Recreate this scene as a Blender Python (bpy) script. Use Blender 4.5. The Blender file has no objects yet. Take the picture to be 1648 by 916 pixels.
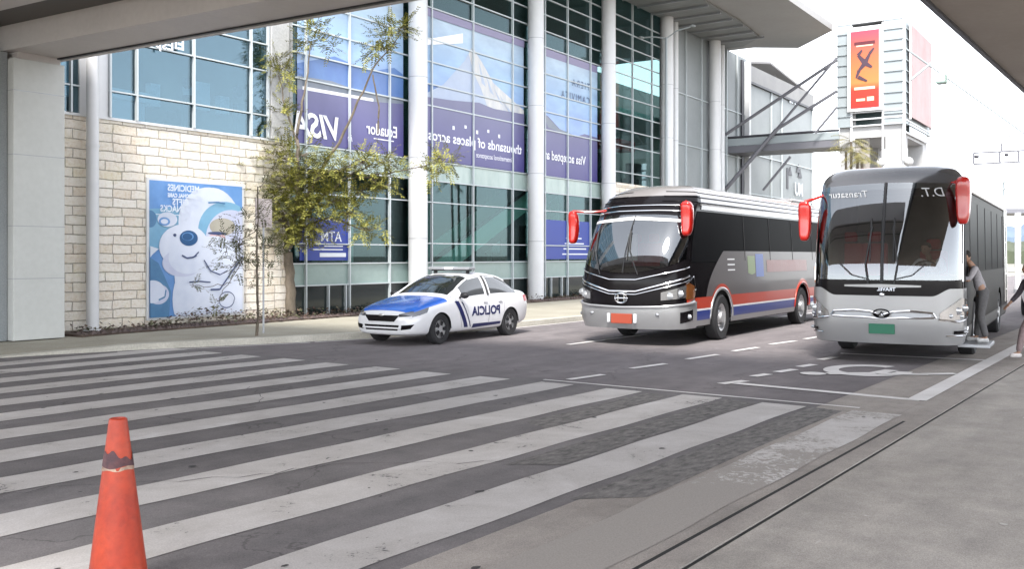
import bpy, bmesh, math, random
from mathutils import Vector, Matrix, noise
from mathutils.bvhtree import BVHTree
random.seed(7)
R = math.radians
scene = bpy.context.scene
COL = scene.collection

# ---------------------------------------------------------------- camera, sky, sun, exposure
H = 1.85                      # eye height
FPX = 1557.0                  # focal length in photo pixels (1648 wide)
TH = math.atan((1940 - 824) / FPX)      # road direction lies this far right of the view
CS, SN = math.cos(TH), math.sin(TH)
cam_d = bpy.data.cameras.new("camera")
cam = bpy.data.objects.new("camera", cam_d)
COL.objects.link(cam)
cam_d.sensor_width = 36
cam_d.lens = FPX / 1648 * 36
cam_d.shift_y = -46 / 1648
cam_d.clip_end = 5000
cam_d.clip_start = 0.05
cam.location = (0, 0, H)
fwd = Vector((CS, SN, 0)); rgt = Vector((SN, -CS, 0))
cam.matrix_world = Matrix(((rgt.x, 0, -fwd.x, 0), (rgt.y, 0, -fwd.y, 0), (0, 1, 0, H), (0, 0, 0, 1)))
scene.camera = cam

SUN_EL, SUN_AZ = 52, 205      # azimuth measured from +X towards +Y
world = bpy.data.worlds.new("World"); scene.world = world
world.use_nodes = True
wn = world.node_tree; wn.nodes.clear()
w_out = wn.nodes.new("ShaderNodeOutputWorld")
w_bg = wn.nodes.new("ShaderNodeBackground"); w_bg.inputs[1].default_value = 0.15
w_sky = wn.nodes.new("ShaderNodeTexSky"); w_sky.sky_type = 'NISHITA'; w_sky.sun_disc = False
w_sky.sun_elevation = R(SUN_EL); w_sky.sun_rotation = R(90 - SUN_AZ)
w_sky.dust_density = 3.0; w_sky.air_density = 1.0; w_sky.altitude = 2400
w_hs = wn.nodes.new("ShaderNodeHueSaturation"); w_hs.inputs["Saturation"].default_value = 0.22
w_hs.inputs["Value"].default_value = 1.0
wn.links.new(w_sky.outputs[0], w_hs.inputs["Color"])
wn.links.new(w_hs.outputs[0], w_bg.inputs[0]); wn.links.new(w_bg.outputs[0], w_out.inputs[0])
sun_d = bpy.data.lights.new("sun", 'SUN'); sun_d.energy = 1.5; sun_d.angle = R(14); sun_d.color = (1, .96, .9)
sun = bpy.data.objects.new("sun", sun_d); COL.objects.link(sun)
sdir = Vector((math.cos(R(SUN_AZ)) * math.cos(R(SUN_EL)), math.sin(R(SUN_AZ)) * math.cos(R(SUN_EL)), math.sin(R(SUN_EL))))
sun.rotation_euler = sdir.to_track_quat('Z', 'Y').to_euler()
sun.location = (0, 0, 40)
vs = scene.view_settings
scene.display_settings.display_device = 'sRGB'
vs.view_transform = 'Standard'; vs.look = 'None'; vs.exposure = 2.28; vs.gamma = 1; vs.use_curve_mapping = False
scene.cycles.use_denoising = True
scene.cycles.max_bounces = 8
scene.cycles.transparent_max_bounces = 16
scene.cycles.caustics_reflective = False; scene.cycles.caustics_refractive = False
scene.cycles.sample_clamp_indirect = 6

def at(u, v, z=0.0):
    """world point at height z seen at photo pixel u, v"""
    F = (H - z) * FPX / (v - 412)
    a = (u - 824) / FPX
    p = fwd * F + rgt * (a * F)
    return Vector((p.x, p.y, z))
def atF(u, v, F):
    a = (u - 824) / FPX
    p = fwd * F + rgt * (a * F)
    return Vector((p.x, p.y, H - F * (v - 412) / FPX))

# facade frame: t along the building, p distance from the eye, both in metres
DEL = R(2.23); PF = 20.1
def FW(t, p=PF, z=0.0):
    return Vector((t * math.cos(DEL) - p * math.sin(DEL), t * math.sin(DEL) + p * math.cos(DEL), z))
def tat(u, p=PF):
    phi = R(33.4)
    return p / math.tan(phi - math.atan((u - 824) / FPX))
def zat(u, v, p=PF):
    t = tat(u, p); w = FW(t, p)
    F = w.x * CS + w.y * SN
    return H - (v - 412) * F / FPX

# ---------------------------------------------------------------- object helpers
def thing(name, label, cat, loc=(0, 0, 0), rz=0.0, group=None):
    o = bpy.data.objects.new(name, None); COL.objects.link(o)
    o.empty_display_size = .3
    o.location = loc; o.rotation_euler = (0, 0, rz)
    o["label"] = label; o["category"] = cat
    if group: o["group"] = group
    return o
def tag(o, label, cat, group=None):
    o["label"] = label; o["category"] = cat
    if group: o["group"] = group
    return o
def kind(o, k):
    o["kind"] = k; return o

class MB:
    def __init__(s): s.v = []; s.f = []; s.m = []
    def add(s, vs, fs, m=0):
        b = len(s.v); s.v += [tuple(x) for x in vs]
        for f in fs: s.f.append([b + i for i in f]); s.m.append(m)
    def box(s, x0, y0, z0, x1, y1, z1, m=0):
        v = [(x0, y0, z0), (x1, y0, z0), (x1, y1, z0), (x0, y1, z0), (x0, y0, z1), (x1, y0, z1), (x1, y1, z1), (x0, y1, z1)]
        s.add(v, [(0, 3, 2, 1), (4, 5, 6, 7), (0, 1, 5, 4), (1, 2, 6, 5), (2, 3, 7, 6), (3, 0, 4, 7)], m)
    def quad(s, a, b, c, d, m=0): s.add([a, b, c, d], [(0, 1, 2, 3)], m)
    def poly(s, pts, m=0): s.add(pts, [tuple(range(len(pts)))], m)
    def prism(s, pts, d, m=0):
        n = len(pts); d = Vector(d); v = [Vector(p) for p in pts] + [Vector(p) + d for p in pts]
        fs = [tuple(range(n))[::-1], tuple(range(n, 2 * n))] + [(i, (i + 1) % n, n + (i + 1) % n, n + i) for i in range(n)]
        s.add(v, fs, m)
    def tube(s, pts, rad, n=8, m=0, cap=True):
        pts = [Vector(p) for p in pts]; k = len(pts)
        if not isinstance(rad, (list, tuple)): rad = [rad] * k
        vs = []; up = Vector((0, 0, 1))
        for i, p in enumerate(pts):
            d = (pts[min(i + 1, k - 1)] - pts[max(i - 1, 0)]).normalized()
            a = d.cross(up)
            if a.length < .05: a = d.cross(Vector((1, 0, 0)))
            a.normalize(); b = d.cross(a)
            for j in range(n):
                t = 2 * math.pi * j / n
                vs.append(p + (a * math.cos(t) + b * math.sin(t)) * rad[i])
        fs = [(i * n + j, i * n + (j + 1) % n, (i + 1) * n + (j + 1) % n, (i + 1) * n + j) for i in range(k - 1) for j in range(n)]
        if cap: fs += [tuple(range(n))[::-1], tuple(range((k - 1) * n, k * n))]
        s.add(vs, fs, m)
    def lathe(s, prof, c=(0, 0, 0), n=24, m=0, axis='z'):
        vs = []
        for r, h in prof:
            for j in range(n):
                t = 2 * math.pi * j / n; a, b = r * math.cos(t), r * math.sin(t)
                vs.append((c[0] + a, c[1] + b, c[2] + h) if axis == 'z' else (c[0] + a, c[1] + h, c[2] + b))
        k = len(prof)
        fs = [(i * n + j, i * n + (j + 1) % n, (i + 1) * n + (j + 1) % n, (i + 1) * n + j) for i in range(k - 1) for j in range(n)]
        s.add(vs, fs, m)
    def each(s, name, mats, parent=None, off=None, **k):
        """one object per connected piece"""
        par = list(range(len(s.v)))
        def fd(i):
            while par[i] != i: par[i] = par[par[i]]; i = par[i]
            return i
        for f in s.f:
            for i in f[1:]: par[fd(i)] = fd(f[0])
        g = {}
        for f, m in zip(s.f, s.m): g.setdefault(fd(f[0]), []).append((f, m))
        for fs in g.values():
            q = MB(); idx = {}
            for f, m in fs:
                for i in f:
                    if i not in idx: idx[i] = len(q.v); q.v.append(s.v[i])
                q.f.append([idx[i] for i in f]); q.m.append(m)
            q.build(name, mats, parent, off=off, **k)
    def build(s, name, mats, parent=None, smooth=False, bevel=0, off=None):
        me = bpy.data.meshes.new(name)
        v = s.v if off is None else [tuple(Vector(x) - Vector(off)) for x in s.v]
        me.from_pydata(v, [], s.f)
        if not isinstance(mats, (list, tuple)): mats = [mats]
        for m in mats: me.materials.append(m)
        me.polygons.foreach_set("material_index", s.m)
        bm = bmesh.new(); bm.from_mesh(me)
        if bevel: bmesh.ops.remove_doubles(bm, verts=bm.verts, dist=1e-5)
        if len(bm.faces) < 60000: bmesh.ops.recalc_face_normals(bm, faces=bm.faces)
        bm.to_mesh(me); bm.free()
        o = bpy.data.objects.new(name, me); COL.objects.link(o)
        if parent: o.parent = parent
        if smooth: soft(o, smooth if smooth is not True else 40)
        if bevel:
            mo = o.modifiers.new("bevel", 'BEVEL'); mo.width = bevel; mo.segments = 2; mo.limit_method = 'ANGLE'
        return o
def soft(o, ang=40):
    me = o.data
    me.shade_smooth()
    me.set_sharp_from_angle(angle=R(ang))
def baked(o):
    dg = bpy.context.evaluated_depsgraph_get()
    me = bpy.data.meshes.new_from_object(o.evaluated_get(dg)); o.modifiers.clear(); o.data = me
    return o

def text_data(s, size=1.0, shear=0.0, spacing=1.0, bold=0.0, sx=1.0):
    cu = bpy.data.curves.new("txt", 'FONT'); cu.body = s; cu.size = size; cu.shear = shear
    cu.space_character = spacing; cu.offset = bold; cu.resolution_u = 3
    o = bpy.data.objects.new("txt", cu); COL.objects.link(o)
    dg = bpy.context.evaluated_depsgraph_get()
    me = bpy.data.meshes.new_from_object(o.evaluated_get(dg))
    vs = [(v.co.x * sx, v.co.y) for v in me.vertices]; fs = [tuple(p.vertices) for p in me.polygons]
    bpy.data.objects.remove(o); bpy.data.curves.remove(cu); bpy.data.meshes.remove(me)
    return vs, fs
def put_text(mb, s, size, fn, m=0, **k):
    vs, fs = text_data(s, size, **k)
    mb.add([fn(x, y) for x, y in vs], fs, m)

# ---------------------------------------------------------------- materials
def mat(name, col=(.5, .5, .5), rough=.6, metal=0.0, spec=.5, emit=None, coat=0.0):
    m = bpy.data.materials.new(name); m.use_nodes = True
    b = m.node_tree.nodes["Principled BSDF"]
    b.inputs["Base Color"].default_value = (*col, 1); b.inputs["Roughness"].default_value = rough
    b.inputs["Metallic"].default_value = metal; b.inputs["Specular IOR Level"].default_value = spec
    if coat: b.inputs["Coat Weight"].default_value = coat; b.inputs["Coat Roughness"].default_value = .05
    if emit:
        b.inputs["Emission Color"].default_value = (*col, 1); b.inputs["Emission Strength"].default_value = emit
    return m
def nodes(m): return m.node_tree.nodes, m.node_tree.links, m.node_tree.nodes["Principled BSDF"]
def ramp(nt, stops, inp):
    r = nt.nodes.new("ShaderNodeValToRGB"); e = r.color_ramp.elements
    while len(e) < len(stops): e.new(.5)
    for i, (p, c) in enumerate(stops):
        e[i].position = p; e[i].color = (*c, 1) if len(c) == 3 else c
    nt.links.new(inp, r.inputs[0]); return r.outputs[0]
def noise_tex(nt, scale, detail=4, rough=.55, vec=None, dist=0):
    n = nt.nodes.new("ShaderNodeTexNoise"); n.inputs["Scale"].default_value = scale
    n.inputs["Detail"].default_value = detail; n.inputs["Roughness"].default_value = rough
    n.inputs["Distortion"].default_value = dist
    if vec is None:
        tc = nt.nodes.new("ShaderNodeTexCoord"); vec = tc.outputs["Object"]
    nt.links.new(vec, n.inputs["Vector"]); return n.outputs[0]
def mapping(nt, scale=(1, 1, 1), rot=(0, 0, 0), src="Object"):
    tc = nt.nodes.new("ShaderNodeTexCoord"); mp = nt.nodes.new("ShaderNodeMapping")
    mp.inputs["Scale"].default_value = scale; mp.inputs["Rotation"].default_value = rot
    nt.links.new(tc.outputs[src], mp.inputs["Vector"]); return mp.outputs[0]
def mixc(nt, fac, a, b, mode='MIX'):
    n = nt.nodes.new("ShaderNodeMix"); n.data_type = 'RGBA'; n.blend_type = mode
    for s, val in ((0, fac), (6, a), (7, b)):
        if hasattr(val, "links") or isinstance(val, bpy.types.NodeSocket): nt.links.new(val, n.inputs[s])
        elif s == 0: n.inputs[0].default_value = val
        else: n.inputs[s].default_value = (*val, 1)
    return n.outputs[2]
def bump(m, h, strength=.3, dist=.02):
    nt = m.node_tree; b = nt.nodes.new("ShaderNodeBump"); b.inputs["Strength"].default_value = strength
    b.inputs["Distance"].default_value = dist
    nt.links.new(h, b.inputs["Height"]); nt.links.new(b.outputs[0], nt.nodes["Principled BSDF"].inputs["Normal"])
def mottled(name, c0, c1, scale=2.0, rough=.7, fine=40, bstr=.15, metal=0, spec=.5, vecscale=(1, 1, 1), coat=0):
    m = mat(name, c0, rough, metal, spec, coat=coat); nt = m.node_tree
    vec = mapping(nt, vecscale)
    n1 = noise_tex(nt, scale, 6, .6, vec); n2 = noise_tex(nt, fine, 3, .6, vec)
    c = ramp(nt, [(.3, c0), (.7, c1)], n1)
    c = mixc(nt, .25 if fine > 10 else .06, c, ramp(nt, [(.35, (.3, .3, .3)), (.65, (.75, .75, .75))], n2), 'OVERLAY')
    nt.links.new(c, nt.nodes["Principled BSDF"].inputs["Base Color"])
    if bstr: bump(m, n2, bstr, .01)
    return m
def glassmat(name, tint=(.5, .7, .7), gl=(.8, .9, 1), f0=.12, f1=.8, rough=.01, clear=1.0):
    m = bpy.data.materials.new(name); m.use_nodes = True; nt = m.node_tree; nt.nodes.clear()
    o = nt.nodes.new("ShaderNodeOutputMaterial"); mx = nt.nodes.new("ShaderNodeMixShader")
    tr = nt.nodes.new("ShaderNodeBsdfTransparent"); tr.inputs[0].default_value = (*[t * clear for t in tint], 1)
    g = nt.nodes.new("ShaderNodeBsdfGlossy"); g.inputs[0].default_value = (*gl, 1); g.inputs["Roughness"].default_value = rough
    lw = nt.nodes.new("ShaderNodeLayerWeight"); lw.inputs[0].default_value = .35
    mr = nt.nodes.new("ShaderNodeMapRange"); mr.inputs[3].default_value = f0; mr.inputs[4].default_value = f1
    nt.links.new(lw.outputs["Facing"], mr.inputs[0]); nt.links.new(mr.outputs[0], mx.inputs[0])
    nt.links.new(tr.outputs[0], mx.inputs[1]); nt.links.new(g.outputs[0], mx.inputs[2]); nt.links.new(mx.outputs[0], o.inputs[0])
    return m

def asphalt(name, c0, c1, crack=True, seed=0.0):
    m = mat(name, c0, .85, 0, .25); nt = m.node_tree
    vec = mapping(nt); big = noise_tex(nt, .35 + seed * .1, 5, .6, vec, .6); mid = noise_tex(nt, 2.3, 6, .65, vec); fine = noise_tex(nt, 120, 2, .5, vec)
    streak = noise_tex(nt, 1.0, 5, .6, mapping(nt, (.25, 2.2, 1)))
    c = ramp(nt, [(.3, c0), (.7, c1)], big)
    c = mixc(nt, .55, c, ramp(nt, [(.3, (.36, .36, .36)), (.72, (.66, .65, .64))], mid), 'OVERLAY')
    c = mixc(nt, .45, c, ramp(nt, [(.3, (.38, .38, .38)), (.7, (.62, .62, .62))], streak), 'OVERLAY')
    c = mixc(nt, .5, c, ramp(nt, [(.3, (.3, .3, .3)), (.7, (.72, .72, .72))], fine), 'OVERLAY')
    if crack:
        v = nt.nodes.new("ShaderNodeTexVoronoi"); v.feature = 'DISTANCE_TO_EDGE'; v.inputs["Scale"].default_value = .23
        wv = nt.nodes.new("ShaderNodeVectorMath"); wv.operation = 'ADD'
        nn = nt.nodes.new("ShaderNodeTexNoise"); nn.inputs["Scale"].default_value = 1.4; nn.inputs["Detail"].default_value = 5
        nt.links.new(vec, nn.inputs[0]); sc = nt.nodes.new("ShaderNodeVectorMath"); sc.operation = 'SCALE'; sc.inputs[3].default_value = 1.3
        nt.links.new(nn.outputs["Color"], sc.inputs[0]); nt.links.new(vec, wv.inputs[0]); nt.links.new(sc.outputs[0], wv.inputs[1])
        nt.links.new(wv.outputs[0], v.inputs["Vector"])
        c = mixc(nt, 1.0, c, ramp(nt, [(.0, (.62, .62, .62)), (.004, (1, 1, 1))], v.outputs["Distance"]), 'MULTIPLY')
    nt.links.new(c, nt.nodes["Principled BSDF"].inputs["Base Color"])
    bump(m, fine, .35, .01)
    return m
def paintmat(name, worn, under, fade=False, lift=0.0):
    """road paint, worn through to the asphalt in patches"""
    m = mat(name, (.6, .6, .58), .7, 0, .3); nt = m.node_tree; vec = mapping(nt)
    a = noise_tex(nt, 1.1, 6, .7, vec, .5); b = noise_tex(nt, 14, 5, .75, vec, .8)
    base = ramp(nt, [(.25, (.38 + lift, .355 + lift, .335 + lift)), (.6, (.52 + lift, .495 + lift, .48 + lift)), (.8, (.68 + lift * .5, .67 + lift * .5, .66 + lift * .5))], a)
    mul = nt.nodes.new("ShaderNodeMath"); mul.operation = 'ADD'; nt.links.new(a, mul.inputs[0]); nt.links.new(b, mul.inputs[1])
    mr = nt.nodes.new("ShaderNodeMapRange"); mr.inputs[1].default_value = worn; mr.inputs[2].default_value = worn + .07
    mr.inputs[3].default_value = 1; mr.inputs[4].default_value = 0; mr.clamp = True
    if fade:
        tc = nt.nodes.new("ShaderNodeTexCoord"); sp = nt.nodes.new("ShaderNodeSeparateXYZ"); nt.links.new(tc.outputs["Object"], sp.inputs[0])
        fx = nt.nodes.new("ShaderNodeMapRange"); fx.inputs[1].default_value = 4.5; fx.inputs[2].default_value = 10; fx.inputs[3].default_value = -.5; fx.inputs[4].default_value = 0; nt.links.new(sp.outputs[0], fx.inputs[0])
        ad = nt.nodes.new("ShaderNodeMath"); ad.operation = 'ADD'; nt.links.new(mul.outputs[0], ad.inputs[0]); nt.links.new(fx.outputs[0], ad.inputs[1]); nt.links.new(ad.outputs[0], mr.inputs[0])
    else: nt.links.new(mul.outputs[0], mr.inputs[0])
    c = mixc(nt, mr.outputs[0], base, under)
    c = mixc(nt, .4, c, ramp(nt, [(.3, (.35, .35, .35)), (.7, (.65, .65, .65))], noise_tex(nt, 90, 2, .5, vec)), 'OVERLAY')
    nt.links.new(c, nt.nodes["Principled BSDF"].inputs["Base Color"])
    return m
M = {}
M['asphalt'] = asphalt('asphalt', (.15, .136, .14), (.19, .173, .177))
M['asphalt_dark'] = asphalt('asphalt_crosswalk', (.135, .126, .128), (.19, .178, .18), True, 1)
M['earth'] = mottled('earth', (.16, .15, .12), (.24, .23, .19), .3)
M['paint'] = paintmat('road_paint', .76, (.12, .118, .118))
M['paint_worn'] = paintmat('road_paint_worn', .90, (.31, .285, .262), True)
M['paint_line'] = paintmat('road_paint_line', .62, (.13, .13, .13), False, .2)
M['concrete_walk'] = asphalt('walk_concrete', (.31, .287, .262), (.385, .358, .33), False, 2)
M['concrete_far'] = mottled('far_walk', (.27, .25, .20), (.36, .34, .28), .8, .85, 30)
M['kerbstone'] = mottled('kerb_stone', (.38, .36, .31), (.50, .48, .42), 1.5, .8, 30)
M['gutter'] = asphalt('gutter_concrete', (.27, .245, .225), (.35, .32, .295), False, 3)
M['slot'] = mat('drain_slot', (.015, .015, .015), .9)
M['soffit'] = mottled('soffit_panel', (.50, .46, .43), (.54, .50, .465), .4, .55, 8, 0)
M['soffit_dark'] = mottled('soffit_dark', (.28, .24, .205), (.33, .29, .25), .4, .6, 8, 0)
M['beam'] = mottled('beam_panel', (.48, .445, .43), (.54, .50, .48), .6, .5, 10, 0)
M['wing_wall'] = mottled('wing_render', (.24, .24, .245), (.29, .29, .29), .5, .8, 6, 0)
M['strip_shade'] = mat('strip_shade', (.10, .09, .08), .7)  # shading between the canopy beams, put into a dark colour
M['rough'] = mottled('rough_asphalt', (.07, .066, .064), (.22, .205, .195), 9, .95, 60, .6, vecscale=(.7, 1.6, 1))
M['black'] = mat('black_trim', (.012, .012, .014), .5)
M['column_panel'] = mottled('column_panel', (.50, .51, .49), (.54, .55, .53), .5, .45, 8, 0)
M['white_metal'] = mottled('white_metal', (.60, .605, .62), (.64, .645, .655), .5, .4, 6, 0)
M['white_wall'] = mottled('white_render', (.36, .36, .36), (.44, .44, .44), .6, .7, 20, 0)
M['mullion'] = mat('mullion', (.48, .52, .54), .4, .1)
M['grey_metal'] = mat('grey_metal', (.35, .36, .38), .4, .5)
M['steel'] = mat('bridge_steel', (.16, .16, .18), .5, .2)
M['dark_steel'] = mat('dark_steel', (.05, .05, .06), .5, .3)
M['louvre'] = mat('louvre', (.30, .335, .35), .5, .1)
M['glass'] = glassmat('facade_glass', (.56, .72, .70), (.22, .28, .30), .05, .48)
M['glass_blue'] = glassmat('upper_glass', (.60, .74, .80), (.26, .35, .40), .16, .85)
M['glass_grey'] = mottled('frosted_glass', (.19, .21, .215), (.24, .26, .265), .5, .5, 6, 0)
M['spandrel'] = mottled('spandrel_panel', (.22, .30, .285), (.27, .35, .33), .6, .25, 6, 0)
M['pale_band'] = mottled('pale_green_panel', (.26, .34, .32), (.42, .50, .47), 1.1, .25, 6, 0, vecscale=(1, 1, .4))
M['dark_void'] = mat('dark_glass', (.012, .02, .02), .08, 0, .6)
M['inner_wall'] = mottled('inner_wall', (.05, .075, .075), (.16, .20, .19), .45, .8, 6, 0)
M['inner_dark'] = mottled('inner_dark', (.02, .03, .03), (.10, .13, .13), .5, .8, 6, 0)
M['inner_green'] = mat('balustrade_glass', (.55, .78, .70), .4)
M['slab'] = mat('floor_edge', (.55, .66, .64), .5)
M['sign_blue'] = mat('sign_blue', (.015, .04, .28), .4)
M['sign_white'] = mat('sign_white', (.75, .78, .85), .5)
M['red'] = mat('red_trim', (.55, .03, .03), .4)
def stone_material():
    m = mat('split_stone', (.6, .55, .48), .85, 0, .2); nt = m.node_tree
    tc = nt.nodes.new("ShaderNodeTexCoord"); sp = nt.nodes.new("ShaderNodeSeparateXYZ"); cb = nt.nodes.new("ShaderNodeCombineXYZ")
    nt.links.new(tc.outputs["Object"], sp.inputs[0]); nt.links.new(sp.outputs[0], cb.inputs[0]); nt.links.new(sp.outputs[2], cb.inputs[1])
    wob = nt.nodes.new("ShaderNodeTexNoise"); wob.inputs["Scale"].default_value = 2.4; wob.inputs["Detail"].default_value = 3
    nt.links.new(cb.outputs[0], wob.inputs[0])
    sc = nt.nodes.new("ShaderNodeVectorMath"); sc.operation = 'SCALE'; sc.inputs[3].default_value = .07
    ad = nt.nodes.new("ShaderNodeVectorMath"); ad.operation = 'ADD'
    nt.links.new(wob.outputs["Color"], sc.inputs[0]); nt.links.new(cb.outputs[0], ad.inputs[0]); nt.links.new(sc.outputs[0], ad.inputs[1])
    br = nt.nodes.new("ShaderNodeTexBrick"); nt.links.new(ad.outputs[0], br.inputs["Vector"])
    br.inputs["Scale"].default_value = 1; br.inputs["Brick Width"].default_value = .62; br.inputs["Row Height"].default_value = .215
    br.inputs["Mortar Size"].default_value = .014; br.inputs["Mortar Smooth"].default_value = .6; br.offset = .37; br.squash = .8; br.squash_frequency = 3
    br.inputs["Color1"].default_value = (.74, .67, .58, 1); br.inputs["Color2"].default_value = (.84, .80, .74, 1); br.inputs["Mortar"].default_value = (.42, .38, .33, 1)
    n = noise_tex(nt, 1.7, 4, .6, cb.outputs[0]); n2 = noise_tex(nt, 12, 6, .75, cb.outputs[0])
    c = mixc(nt, .45, br.outputs["Color"], ramp(nt, [(.3, (.56, .48, .45)), (.5, (.5, .5, .5)), (.7, (.55, .55, .42))], n), 'OVERLAY')
    c = mixc(nt, .6, c, ramp(nt, [(.36, (.25, .22, .18)), (.5, (.52, .51, .5)), (.7, (.66, .65, .62))], n2), 'OVERLAY')
    nt.links.new(c, nt.nodes["Principled BSDF"].inputs["Base Color"])
    hm = nt.nodes.new("ShaderNodeMath"); hm.operation = 'MULTIPLY_ADD'; hm.inputs[1].default_value = -1.2
    nt.links.new(br.outputs["Fac"], hm.inputs[0]); nt.links.new(n2, hm.inputs[2]); bump(m, hm.outputs[0], .8, .05)
    return m
M['stone'] = stone_material()

# ================================================================ GROUND
def sheet(name, x0, y0, x1, y1, z, m, k='structure'):
    b = MB(); b.quad((x0, y0, z), (x1, y0, z), (x1, y1, z), (x0, y1, z)); o = b.build(name, m); kind(o, k); return o
sheet('ground', -1500, -1500, 2500, 1500, -.02, M['earth'])
KY = 14.45                                  # far kerb
def strip(name, y0, y1, x0, x1, z, m, slope=0.0, k='structure'):
    b = MB(); b.quad((x0, y0 + slope * (x0 - 11.75), z), (x1, y0 + slope * (x1 - 11.75), z), (x1, y1 + slope * (x1 - 11.75), z), (x0, y1 + slope * (x0 - 11.75), z))
    return kind(b.build(name, m), k)
strip('road', 2.9, 18.5, -30, 160, 0, M['asphalt'])
strip('crosswalk_surface', 3.4, 17.75, -8, 11.95, .004, M['asphalt_dark'])
strip('gutter', 2.71, 2.9, -30, 160, .004, M['gutter'])
strip('gutter_slab', 2.9, 3.85, -8, 160, .006, M['gutter'])
# near walk with kerb slab and two drain slots
b = MB(); b.box(-30, -14, -.3, 160, 2.47, .012); kind(b.build('near_pavement', M['concrete_walk']), 'structure')
b = MB(); b.box(-30, 2.51, -.3, 160, 2.70, .014); kind(b.build('drain_cover', M['gutter']), 'structure')
b = MB(); b.box(-30, 2.47, -.3, 160, 2.51, .0025); b.box(-30, 2.70, -.3, 11.3, 2.74, .0085); kind(b.build('drain_slot', M['slot']), 'structure')
# far kerb and walk: the kerb swings back beside the crossing and dips flush with it
KL = [(-30, 17.8), (8.2, 17.8), (9.6, 17.5), (11.0, 17.05), (12.5, 16.45), (14.2, 15.75), (16.2, 15.1), (18.5, 14.65), (21, 14.45), (160, 14.45)]
def kz(x): return .008 + .127 * min(max((x - 8.4) / 3.0, 0), 1)
b = MB()
for i, (x, y) in enumerate(KL): b.v += [(x, y, -.1), (x, y, kz(x)), (x, y + .26, kz(x)), (x, y + .26, -.1)]
for i in range(len(KL) - 1):
    for j in range(3): b.f.append([4 * i + j, 4 * i + 4 + j, 4 * i + 5 + j, 4 * i + 1 + j]); b.m.append(0)
kind(b.build('far_kerb', M['kerbstone']), 'structure')
b = MB()
for i, (x, y) in enumerate(KL): b.v += [(x, y + .26, kz(x) - .003), (x, 19, max(kz(x), .008 if x < 8 else .11) - .003), (x, 27, .13)]
for i in range(len(KL) - 1):
    for j in range(2): b.f.append([3 * i + j, 3 * i + 3 + j, 3 * i + 4 + j, 3 * i + 1 + j]); b.m.append(0)
kind(b.build('far_pavement', M['concrete_far']), 'structure')
# soil bed along the facade
def bed(t0, t1, p0, p1, z, name):
    b = MB(); pts = [FW(t0, p0, .1), FW(t1, p0, .1), FW(t1, p1, .1), FW(t0, p1, .1)]; b.prism(pts, (0, 0, z - .1)); return kind(b.build(name, M['earth_bed']), 'structure')
M['earth_bed'] = mottled('bed_soil', (.05, .035, .03), (.11, .08, .06), 3, .95, 40, .5)
bed(12.1, 39, 18.9, 20.04, .17, 'planting_bed')

# crossing stripes (slightly skewed to the kerb)
for k in range(13):
    y0 = 2.86 + 1.115 * k; w = .56; sl = min(.008 * k, .038)
    b = MB(); x0, x1 = (-7.5 if k else 4.0), 11.75 + random.uniform(-.06, .06)
    n = 60
    for i in range(n):
        xa, xb = x0 + (x1 - x0) * i / n, x0 + (x1 - x0) * (i + 1) / n
        f = lambda x: y0 - sl * (x - 11.75) + .012 * math.sin(x * 3 + k)
        b.quad((xa, f(xa), .009), (xb, f(xb), .009), (xb, f(xb) + w, .009), (xa, f(xa) + w, .009))
    kind(b.build('crosswalk_stripe', M['paint_worn'] if k < 1 else M['paint']), 'structure')
def mark(name, pts, m=None, z=.010):
    b = MB(); b.poly([(x, y, z) for x, y in pts]); return kind(b.build(name, m or M['paint_line']), 'structure')
def bar(name, x0, y0, x1, y1, w, m=None, z=.010):
    d = Vector((x1 - x0, y1 - y0)).normalized(); n = Vector((-d.y, d.x)) * w / 2
    return mark(name, [(x0 - n.x, y0 - n.y), (x1 - n.x, y1 - n.y), (x1 + n.x, y1 + n.y), (x0 + n.x, y0 + n.y)], m, z)
bar('crosswalk_edge_line', 11.97, 3.4, 11.97, 8.0, .07)
mark('rough_patch', [(6.6, 3.46), (9, 3.50), (11.6, 3.50), (11.7, 3.9), (9, 3.93), (6.2, 3.9)], M['rough'], .0085)
mark('rough_patch', [(7.2, 4.60), (9, 4.60), (11.6, 4.58), (11.7, 5.0), (9, 5.02), (6.9, 5.02)], M['rough'], .0075)
mark('rough_patch', [(8.6, 5.72), (11.6, 5.72), (11.6, 6.1), (8.8, 6.12)], M['rough'], .0075)
# lane lines
for (u0, v0, u1, v1) in [(915, 612, 971, 604), (1016, 594, 1071, 586.5), (1106, 579, 1155, 571.5), (1180, 566, 1220, 560), (1240, 555, 1280, 549.5), (1295, 546.5, 1325, 541.5)]:
    a_, c_ = at(u0, v0), at(u1, v1); bar('lane_dash', a_.x, a_.y, c_.x, c_.y, .13)
for x0 in (17.0, 22.5, 28, 33.5, 39): bar('lane_dash', x0, 10.75 - (x0 - 17) * .03, x0 + 3.2, 10.65 - (x0 - 17) * .03, .14)
for x0 in (27, 30, 33, 36, 39): bar('lane_dash', x0, 7.1, x0 + 1.3, 7.05, .13)
bar('kerb_edge_line', 10.6, 16.85, 14.2, 15.45, .08); bar('kerb_edge_line', 14.3, 15.42, 18.5, 14.35, .08); bar('kerb_edge_line', 18.6, 14.33, 34, 14.2, .08)
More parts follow.
